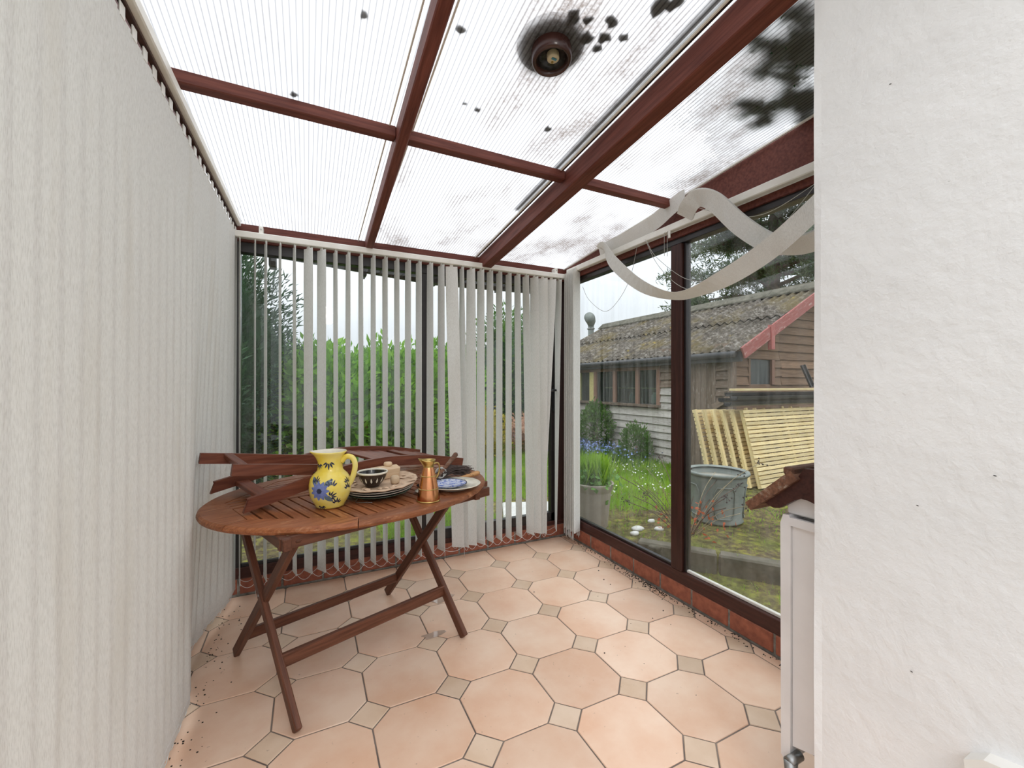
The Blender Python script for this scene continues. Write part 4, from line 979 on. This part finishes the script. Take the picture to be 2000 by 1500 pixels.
# ------------------------------------------------------------------ stacked fence panels and gutters against the gable
PL, PH = 1.83, 1.03
def fence_panel(k):
    b0 = Vector((5.14, 3.40+.085*k, G)); lean = Vector((-.03, .24, 1)).normalized(); ax = Vector((1, .03, 0)).normalized()
    r = empty('fence_panel', b0, ['front slatted yellow fence panel leaning on the shed', 'second fence panel from the front of the leaning stack', 'third fence panel from the front of the leaning stack', 'fourth fence panel from the front of the leaning stack', 'fifth fence panel from the front of the leaning stack', 'rearmost fence panel of the leaning stack'][k], 'fence panel', 'new slatted fence panels stacked by the shed')
    b0 = b0+ax*(.0-.075*k)
    fr = Vector((lean.z*0, -lean.z, lean.y)); n = lean.cross(ax)
    for s in (.02, PL/2, PL-.02): beam('batten', b0+ax*s+lean*.02, b0+ax*s+lean*PH, .04, .036, 'newwood', r, up=n, b=.002)
    if k == 0:
        for j in range(19):
            p = b0+lean*(.045+j*.0535)+fr*.028; beam('slat', p, p+ax*PL, .017, .042, 'newwood', r, up=lean, b=.002)
    else:
        for j in range(19):
            p = b0+lean*(.045+j*.0535)+fr*-.028; beam('slat', p-ax*.0, p+ax*.5, .017, .042, 'newwood', r, up=lean, b=.002)
for k in range(6): fence_panel(k)
for k in range(4):
    x0 = 4.80+.05*k; z0 = .965+.048*(k % 2)+.075*(k//2); y0 = 3.60+.12*(k % 2)-.02*(k//2)
    pf = [(y0-.055, z0+.05), (y0-.05, z0+.015), (y0-.03, z0), (y0+.03, z0), (y0+.05, z0+.015), (y0+.055, z0+.05), (y0+.045, z0+.05), (y0+.04, z0+.02), (y0+.025, z0+.008), (y0-.025, z0+.008), (y0-.04, z0+.02), (y0-.045, z0+.05)]
    V, F = prism(pf, x0, x0+2.1, 0); o = mo('gutter_length', V, F, 'black'); tag(o, ('lowest front black gutter length on the fence panels', 'lowest rear black gutter length on the fence panels', 'upper front black gutter length on the fence panels', 'upper rear black gutter length on the fence panels')[k], 'gutter', 'black gutter lengths on the fence panels')
o = beam('timber_length', (4.92, 3.62, 1.175), (6.75, 3.66, 1.175), .09, .03, 'newwood', None); tag(o, 'long yellow timber lying on top of the black gutters', 'timber')
pf = [(-.05, .03), (-.045, 0), (.045, 0), (.05, .03), (.04, .03), (.035, .01), (-.035, .01), (-.04, .03)]
V, F = prism(pf, 0, 1.0, 2); R = Matrix.Translation((6.92, 3.76, 1.20)) @ Matrix.Rotation(math.radians(-9), 4, 'Y') @ Matrix.Rotation(math.radians(-18), 4, 'X') @ Matrix.Rotation(math.radians(180), 4, 'Z')
V = [(p[0], p[1], p[2]*.36) for p in V]
o = ob('gutter_offcut', mesh('gutter_offcut', V, F, 'black'), None, R); tag(o, 'short black gutter offcut standing upright against the gable', 'gutter')

# ------------------------------------------------------------------ pots
pl = Vector((3.66, 2.86, G+.012)); pt = empty('planter', pl, 'large round grey lead-look planter outside the side window', 'planter')
lathe_obj('tub', [(0, .0), (.225, 0), (.235, .01), (.228, .02), (.262, .40), (.27, .455), (.262, .46), (.25, .40), (.0, .38)], 'galv', pl, pt)
lathe_obj('rim', [(.258, .455), (.285, .452), (.295, .468), (.288, .484), (.262, .482), (.252, .47)], 'galv', pl, pt)
lathe_obj('water_surface', [(0, .41), (.252, .41), (.252, .405), (0, .405)], 'greyplate', pl, pt)
for off in (0, 1.3, -1.3):
    th0 = math.atan2(-pl.y, -pl.x)+.28+off; o_ = [(-.36, .10), (-.26, .06), (.26, .06), (.36, .10), (.36, .31), (.26, .36), (-.26, .36), (-.36, .31), (-.36, .10)]; pts = []
    for (a, h), (a2, h2) in zip(o_[:-1], o_[1:]):
        for q in range(6): t = q/6; aa, hh = a+(a2-a)*t, h+(h2-h)*t; r = .228+.034*(hh-.02)/.38+.004; pts.append(pl+Vector((r*math.cos(th0+aa), r*math.sin(th0+aa), hh)))
    V, F = tube(pts+[pts[0]], .007, 6); mo('moulded_panel', V, F, 'galv', pt, True)
ql = Vector((2.43, 3.23, G+.01)); pp = empty('plant_pot', ql, 'stone coloured plastic pot with leafy plant near the corner', 'plant pot')
lathe_obj('pot', [(0, 0), (.125, 0), (.13, .01), (.165, .33), (.17, .345), (.175, .35), (.183, .39), (.19, .41), (.183, .42), (.165, .41), (.155, .35), (0, .35)], 'terracotta', ql, pp)
lathe_obj('soil', [(0, .37), (.158, .372), (.158, .36), (0, .36)], 'soil', ql, pp)

# ------------------------------------------------------------------ foliage
def leaves(P, D, L, W, fold=.15):
    """kite leaves at points P with directions D (arrays)"""
    n = len(P); D = D/np.linalg.norm(D, axis=1, keepdims=True); R = RNG.normal(size=(n, 3)); S_ = np.cross(D, R); S_ /= np.linalg.norm(S_, axis=1, keepdims=True); Nn = np.cross(D, S_)
    L = np.broadcast_to(L, (n,))[:, None]; W = np.broadcast_to(W, (n,))[:, None]
    V = np.stack([P, P+D*L*.45+S_*W*.5+Nn*W*fold, P+D*L, P+D*L*.45-S_*W*.5+Nn*W*fold], 1).reshape(-1, 3)
    F = np.arange(4*n).reshape(-1, 4)
    return V, F
def fmesh(name, V, F, mat, parent=None):
    me = bpy.data.meshes.new(name); n = len(F); k = F.shape[1]; V = np.asarray(V, np.float32)
    me.vertices.add(len(V)); me.vertices.foreach_set('co', V.ravel()); me.loops.add(n*k); me.loops.foreach_set('vertex_index', F.ravel().astype(np.int32))
    me.polygons.add(n); me.polygons.foreach_set('loop_start', np.arange(0, n*k, k, dtype=np.int32)); me.polygons.foreach_set('loop_total', np.full(n, k, np.int32)); me.update(); me.validate(); me.materials.append(M[mat])
    return ob(name, me, parent, Matrix.Identity(4))
def blob_points(n, c, r, shell=.55, lump=.18, zmin=None):
    d = RNG.normal(size=(n, 3)); d /= np.linalg.norm(d, axis=1, keepdims=True); th = np.arctan2(d[:, 1], d[:, 0])
    l = 1+lump*(np.sin(th*4+d[:, 2]*5)+np.sin(th*7-d[:, 2]*8))*.5
    rr = (shell+(1-shell)*RNG.random(n)**.5)*l; P = np.array(c)+d*rr[:, None]*np.array(r)
    if zmin is not None: k = P[:, 2] > zmin; return P[k], d[k]
    return P, d
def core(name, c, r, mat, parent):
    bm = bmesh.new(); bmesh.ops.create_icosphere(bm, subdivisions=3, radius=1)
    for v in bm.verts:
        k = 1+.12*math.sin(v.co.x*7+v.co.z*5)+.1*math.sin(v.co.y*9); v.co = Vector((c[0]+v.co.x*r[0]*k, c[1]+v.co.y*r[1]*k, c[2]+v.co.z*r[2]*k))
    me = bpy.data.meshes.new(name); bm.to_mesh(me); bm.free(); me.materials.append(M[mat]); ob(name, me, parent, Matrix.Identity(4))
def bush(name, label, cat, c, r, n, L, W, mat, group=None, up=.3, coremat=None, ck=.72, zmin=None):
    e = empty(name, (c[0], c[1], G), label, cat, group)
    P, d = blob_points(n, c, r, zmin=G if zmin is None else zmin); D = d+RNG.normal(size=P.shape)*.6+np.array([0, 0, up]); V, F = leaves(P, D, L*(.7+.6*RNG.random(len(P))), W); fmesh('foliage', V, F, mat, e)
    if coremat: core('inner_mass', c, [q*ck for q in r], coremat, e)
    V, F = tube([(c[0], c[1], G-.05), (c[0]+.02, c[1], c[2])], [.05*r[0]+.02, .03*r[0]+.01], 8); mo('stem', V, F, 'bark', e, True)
    return e
bush('conifer', 'tall dark conifer left of the back window', 'conifer', (-1.30, 6.4, 1.35), (1.15, 1.0, 2.0), 26000, .11, .022, 'conifer', up=.5, coremat='conifer')
bush('conifer', 'shorter feathery conifer in front of the tall dark one', 'conifer', (-1.5, 5.2, .9), (.9, .7, 1.25), 9000, .10, .024, 'conifer', up=.4, coremat='conifer')
for k, (x, y, z, rx, rz) in enumerate(((.25, 6.6, .75, .85, 1.05), (1.25, 7.0, .8, .95, 1.08), (2.25, 7.6, .85, .9, 1.1))):
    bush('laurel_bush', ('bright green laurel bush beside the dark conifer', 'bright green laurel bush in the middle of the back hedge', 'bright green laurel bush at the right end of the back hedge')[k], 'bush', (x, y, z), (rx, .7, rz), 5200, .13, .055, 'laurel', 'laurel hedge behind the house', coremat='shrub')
bush('low_shrub', 'yellow-leaved shrub seen right of the blind mullion', 'bush', (2.75, 7.0, .35), (.55, .5, .55), 2600, .07, .03, 'yellowshrub', coremat='yellowshrub')
bush('low_shrub', 'peach blossomed shrub behind the lawn', 'bush', (4.15, 7.2, .32), (.75, .5, .42), 3000, .06, .035, 'peachshrub', coremat='peachshrub')
bush('tall_shrub', 'tall dark green shrub behind the peach blossom', 'bush', (4.3, 9.0, 1.3), (1.1, .8, 1.7), 7000, .12, .05, 'shrub', coremat='conifer')
bush('tall_shrub', 'mid green shrub behind the yellow-leaved shrub', 'bush', (3.2, 9.6, .9), (1.0, .8, 1.15), 4500, .12, .05, 'shrub', coremat='shrub')
bush('climber', 'leafy weed growing up the left end of the shed wall', 'plant', (5.30, 6.95, .30), (.30, .42, .55), 2200, .08, .04, 'shrub')
bush('climber', 'nettle clump at the foot of the shed wall', 'plant', (5.25, 5.75, .15), (.22, .30, .38), 1300, .07, .03, 'shrub', up=1)
for k, (x, y, rx, rz) in enumerate(((-4, 15, 2.4, 2.6), (-.4, 17, 2.6, 3.0), (3.0, 18, 2.4, 2.9), (6.2, 19, 2.8, 3.3), (10.5, 20, 3.0, 3.0))):
    bush('garden_tree', ('distant tree at the far left', 'distant tree behind the laurel hedge', 'distant tree behind the yellow-leaved shrub', 'distant tree behind the tall dark shrub', 'distant tree showing beyond the left end of the shed')[k], 'tree', (x, y, 1.0), (rx, 1.6, rz*.58), 9000, .15, .09, 'fartree', 'distant trees', coremat='fartree')
# pine
pn = empty('pine_tree', (12.6, 8.3, G), 'tall spreading pine tree behind the shed', 'tree')
V, F = tube([(12.9, 8.2, G), (12.8, 8.1, 4), (12.9, 7.9, 8), (12.7, 7.8, 12.5)], [.26, .22, .16, .05], 10); mo('trunk', V, F, 'bark', pn, True)
Pn, Dn = [], []
for k in range(46):
    z0 = 3.6+8.5*(k/46)+random.uniform(-.3, .3); a = k*2.399+random.uniform(-.4, .4); l = (3.6-.14*(z0-3.5))*random.uniform(.55, 1.05)
    s_ = Vector((12.85, 8.0, z0)); e_ = s_+Vector((math.cos(a)*l, math.sin(a)*l, random.uniform(-.1, .7))); mid = (s_+e_)/2+Vector((random.uniform(-.3, .3), random.uniform(-.3, .3), random.uniform(-.3, .25)))
    pts = smoothpts([s_, mid, e_], 5); V, F = tube(pts, [.065-.05*q/(len(pts)-1) for q in range(len(pts))], 6); mo('branch', V, F, 'bark', pn, True)
    for q in range(26):
        t = random.uniform(.25, 1.02); c = s_.lerp(mid, t*2) if t < .5 else mid.lerp(e_, t*2-1); c = c+Vector((random.gauss(0, .28), random.gauss(0, .28), random.gauss(.05, .16)))
        m_ = 75; dd_ = RNG.normal(size=(m_, 3))+np.array([0, 0, .35]); Pn.append(np.array(c)+RNG.normal(size=(m_, 3))*np.array([.16, .16, .07])); Dn.append(dd_)
V, F = leaves(np.concatenate(Pn), np.concatenate(Dn), .21, .034); fmesh('needles', V, F, 'pine', pn)
# bough of a neighbouring tree resting on the roof
ROOFPTS = [(1.30, .88, 3, .03), (1.366, .794, 5, .035), (1.489, .817, 9, .04), (1.40, .91, 4, .03), (1.478, .884, 7, .035), (1.59, .881, 10, .035), (1.60, .95, 6, .03), (1.50, .95, 4, .03), (1.62, .823, 9, .04),
           (1.569, 1.098, 4, .022), (1.665, 1.088, 8, .03), (1.701, 1.028, 10, .032), (1.765, .987, 10, .035), (1.86, 1.03, 9, .035), (1.745, 1.125, 5, .025), (1.85, .95, 8, .04)]
rt = empty('overhanging_tree', (4.9, .3, G), 'tree whose dark boughs lie on the right side of the roof', 'tree')
V, F = tube([(4.9, .3, G), (4.8, .35, 2.5), (4.5, .5, 4.8), (4.3, .6, 6)], [.2, .17, .12, .05], 10); mo('trunk', V, F, 'bark', rt, True)
Pn, Dn = [], []
for hub, tips in (((1.62, .99), ROOFPTS[:9]), ((1.66, 1.10), ROOFPTS[9:])):
    z = roofz(hub[1])+.06; pts = smoothpts([(4.75, .4, 3.3), (3.2, .75, 3.0), (2.3, .9, 2.62), (hub[0], hub[1], z)], 5); V, F = tube(pts, [.04-.032*q/(len(pts)-1) for q in range(len(pts))], 6); mo('branch', V, F, 'bark', rt, True)
    for (x, y, n_, sp) in tips:
        V, F = tube([(hub[0], hub[1], z), (x, y, roofz(y)+.02)], .003, 5); mo('twig', V, F, 'bark', rt, True)
        for q in range(n_):
            cx, cy = x+random.gauss(0, sp), y+random.gauss(0, sp*.6); m_ = 60; P = np.stack([cx+RNG.normal(size=m_)*.014, cy+RNG.normal(size=m_)*.010, np.zeros(m_)], 1); P[:, 2] = 2.194+RS*(YB-P[:, 1])+.008+.02*RNG.random(m_); Pn.append(P); Dn.append(RNG.normal(size=(m_, 3))*np.array([1, .6, .15])+np.array([0, 0, .12]))
V, F = leaves(np.concatenate(Pn), np.concatenate(Dn), .030, .012); fmesh('needles', V, F, 'conifer', rt)
# pot plant
P = np.array(ql)+np.array([0, 0, .44])+RNG.normal(size=(260, 3))*np.array([.10, .10, .06]); V, F = leaves(P, RNG.normal(size=(260, 3))+np.array([0, 0, .6]), .06, .045); fmesh('foliage', V, F, 'poty', pp)
P = np.array(ql)+np.array([0, 0, .40])+RNG.normal(size=(420, 3))*np.array([.07, .07, .01]); V, F = leaves(P, RNG.normal(size=(420, 3))*.25+np.array([0, 0, 1]), .30, .012); fmesh('grass_blades', V, F, 'grass', pp)
# blue flowers, lawn, daisies
e = empty('forget_me_nots', (4.7, 6.3, G), 'drift of blue forget-me-not flowers in front of the shed', 'flowers', kind='stuff')
n = 1300; P = np.stack([RNG.normal(4.7, .30, n), RNG.normal(6.9, .7, n), G+.14+.12*RNG.random(n)], 1); V, F = leaves(P, RNG.normal(size=(n, 3)), .035, .035); fmesh('blooms', V, F, 'forget', e)
n = 2600; P = np.stack([RNG.normal(4.7, .33, n), RNG.normal(6.9, .75, n), np.full(n, G)], 1); V, F = leaves(P, RNG.normal(size=(n, 3))*.35+np.array([0, 0, 1]), .22, .018); fmesh('stems', V, F, 'shrub', e)
n = 60000; x = RNG.uniform(.6, 5.4, n); y = RNG.uniform(3.3, 9.0, n); k = (y > 3.35+np.maximum(0, (x-2.6))*.12+.25*np.sin(x*3))&~((x > 1.7)&(x < 2.75)&(y < 4.3)); x, y = x[k], y[k]
P = np.stack([x, y, np.full(len(x), G-.02)], 1); V, F = leaves(P, RNG.normal(size=(len(x), 3))*.35+np.array([0, 0, 1]), .06+.07*RNG.random(len(x)), .010); o = fmesh('lawn_grass', V, F, 'grass'); tag(o, 'bright green lawn grass behind the house', 'grass', kind='stuff')
n = 2600; x = RNG.uniform(2.05, 4.9, n); y = RNG.uniform(.9, 3.6, n); P = np.stack([x, y, np.full(n, G-.03)-np.where((x-2.62)*.8+(y-2.55)*.6 < .05, .13, 0)], 1); V, F = leaves(P, RNG.normal(size=(n, 3))*.6+np.array([0, 0, 1]), .03+.05*RNG.random(n), .008); o = fmesh('sparse_grass', V, F, 'grass'); tag(o, 'sparse short grass on the mossy ground by the side window', 'grass', kind='stuff')
n = 260; P = np.stack([RNG.uniform(3.1, 5.0, n), RNG.uniform(3.7, 5.6, n), G+.06+.05*RNG.random(n)], 1); V, F = leaves(P, RNG.normal(size=(n, 3))*np.array([1, 1, .3]), .025, .025); o = fmesh('daisies', V, F, 'daisy'); tag(o, 'white daisies scattered in the lawn beside the shed', 'flowers', kind='stuff')
# dry rose bush
rs = empty('dry_bush', (3.05, 2.70, G), 'bare dry bush with dark seed heads outside the side window', 'bush')
for k in range(26):
    a = random.uniform(0, 6.28); l = random.uniform(.25, .62); h = random.uniform(.25, .72); b0 = Vector((3.05+.05*math.cos(a), 2.70+.05*math.sin(a), G-.02)); e_ = b0+Vector((math.cos(a)*l, math.sin(a)*l, h)); mid = (b0+e_)/2+Vector((0, 0, h*.18))
    pts = smoothpts([b0, mid, e_], 4); V, F = tube(pts, .0035 if k % 3 else .0025, 5); mo('stem', V, F, 'twig' if k % 3 else 'straw', rs, True)
    if k % 2 == 0:
        pr = []
        for q in range(9):
            c = e_+Vector((random.gauss(0, .03), random.gauss(0, .03), random.gauss(0, .025))); V, F = lathe([(0, -.008), (.008, 0), (0, .008)], 6); pr.append(([(p[0]+c.x, p[1]+c.y, p[2]+c.z) for p in V], F)); pr.append(tube([e_, c], .0015, 3))
        V, F = join(*pr); mo('seed_head', V, F, 'seed', rs)
P = np.array([3.1, 2.66, .05])+RNG.normal(size=(70, 3))*np.array([.14, .14, .10]); V, F = leaves(P, RNG.normal(size=(70, 3)), .045, .025); fmesh('red_leaves', V, F, 'redleaf', rs)
for k, (x, y) in enumerate(((2.32, 1.42), (2.40, 1.28), (2.2, 1.62))):
    n = 26; P = np.array([x, y, G-.10])+RNG.normal(size=(n, 3))*np.array([.02, .02, .03]); V, F = leaves(P, RNG.normal(size=(n, 3))*.5+np.array([0, 0, 1]), .11, .03); o = fmesh('weed', V, F, 'poty'); tag(o, ('middle green weed of three under the side window', 'small green weed nearest the radiator, under the side window', 'small green weed nearest the mullion, under the side window')[k], 'plant', 'weeds under the side window')
# white stone base outside the door
wb = empty('stone_plinth', (2.05, 3.85, G), 'low white stone slab with a short post outside the back door', 'plinth')
V, F = prism([(1.72, 3.72), (2.25, 3.52), (2.45, 3.98), (1.92, 4.18)], G, G+.055, 2, .01); mo('slab', V, F, 'stone', wb)
lathe_obj('post', [(0, 0), (.075, 0), (.075, .02), (.05, .03), (.045, .10), (.06, .115), (.06, .14), (0, .145)], 'stone', Vector((2.20, 3.93, G+.055)), wb, 20)

# ------------------------------------------------------------------ ceiling lamp of the room behind the camera (it shows as a reflection in the back glass)
lm = empty('ceiling_lamp', (.30, -1.5, 2.5), 'white globe ceiling lamp in the room behind the viewer', 'lamp')
lathe_obj('ceiling_rose', [(0, .06), (.06, .06), (.055, .035), (.02, .02), (.02, 0)], 'white', Vector((.30, -1.5, 2.50)), lm, 24)
m_, N_, L_ = newmat('lit_opal_globe'); em = N_.new('ShaderNodeEmission'); em.inputs[0].default_value = (1, .95, .88, 1); em.inputs[1].default_value = LAMP; fin(N_, L_, em); M['globe'] = m_
V, F = lathe([(.02, .0)]+[(.14*math.sin(t), -.14+.14*math.cos(t)) for t in np.linspace(.15, math.pi, 14)], 28); ob('globe', mesh('globe', V, F, 'globe', True), lm, Matrix.Translation((.30, -1.5, 2.50)))

# tiny flies on the plaster wall
FLIES = ((.480, 1.930, 'tiny fly highest on the white plaster wall'), (.383, 1.667, 'tiny fly at upper middle of the white plaster wall'), (.319, 1.073, 'tiny fly farthest right on the white plaster wall'), (.433, .986, 'tiny fly below mid height on the white plaster wall'), (.443, .620, 'tiny fly lowest on the white plaster wall'))
for k, (y, z, lab) in enumerate(FLIES):
    V, F = tube([(XW-.001, y-.0022, z), (XW-.0015, y, z+.0004), (XW-.001, y+.0022, z+.001)], [.0005, .0011, .0006], 6); o = mo('fly', V, F, 'debris', None, True); tag(o, lab, 'fly', 'flies on the plaster wall')
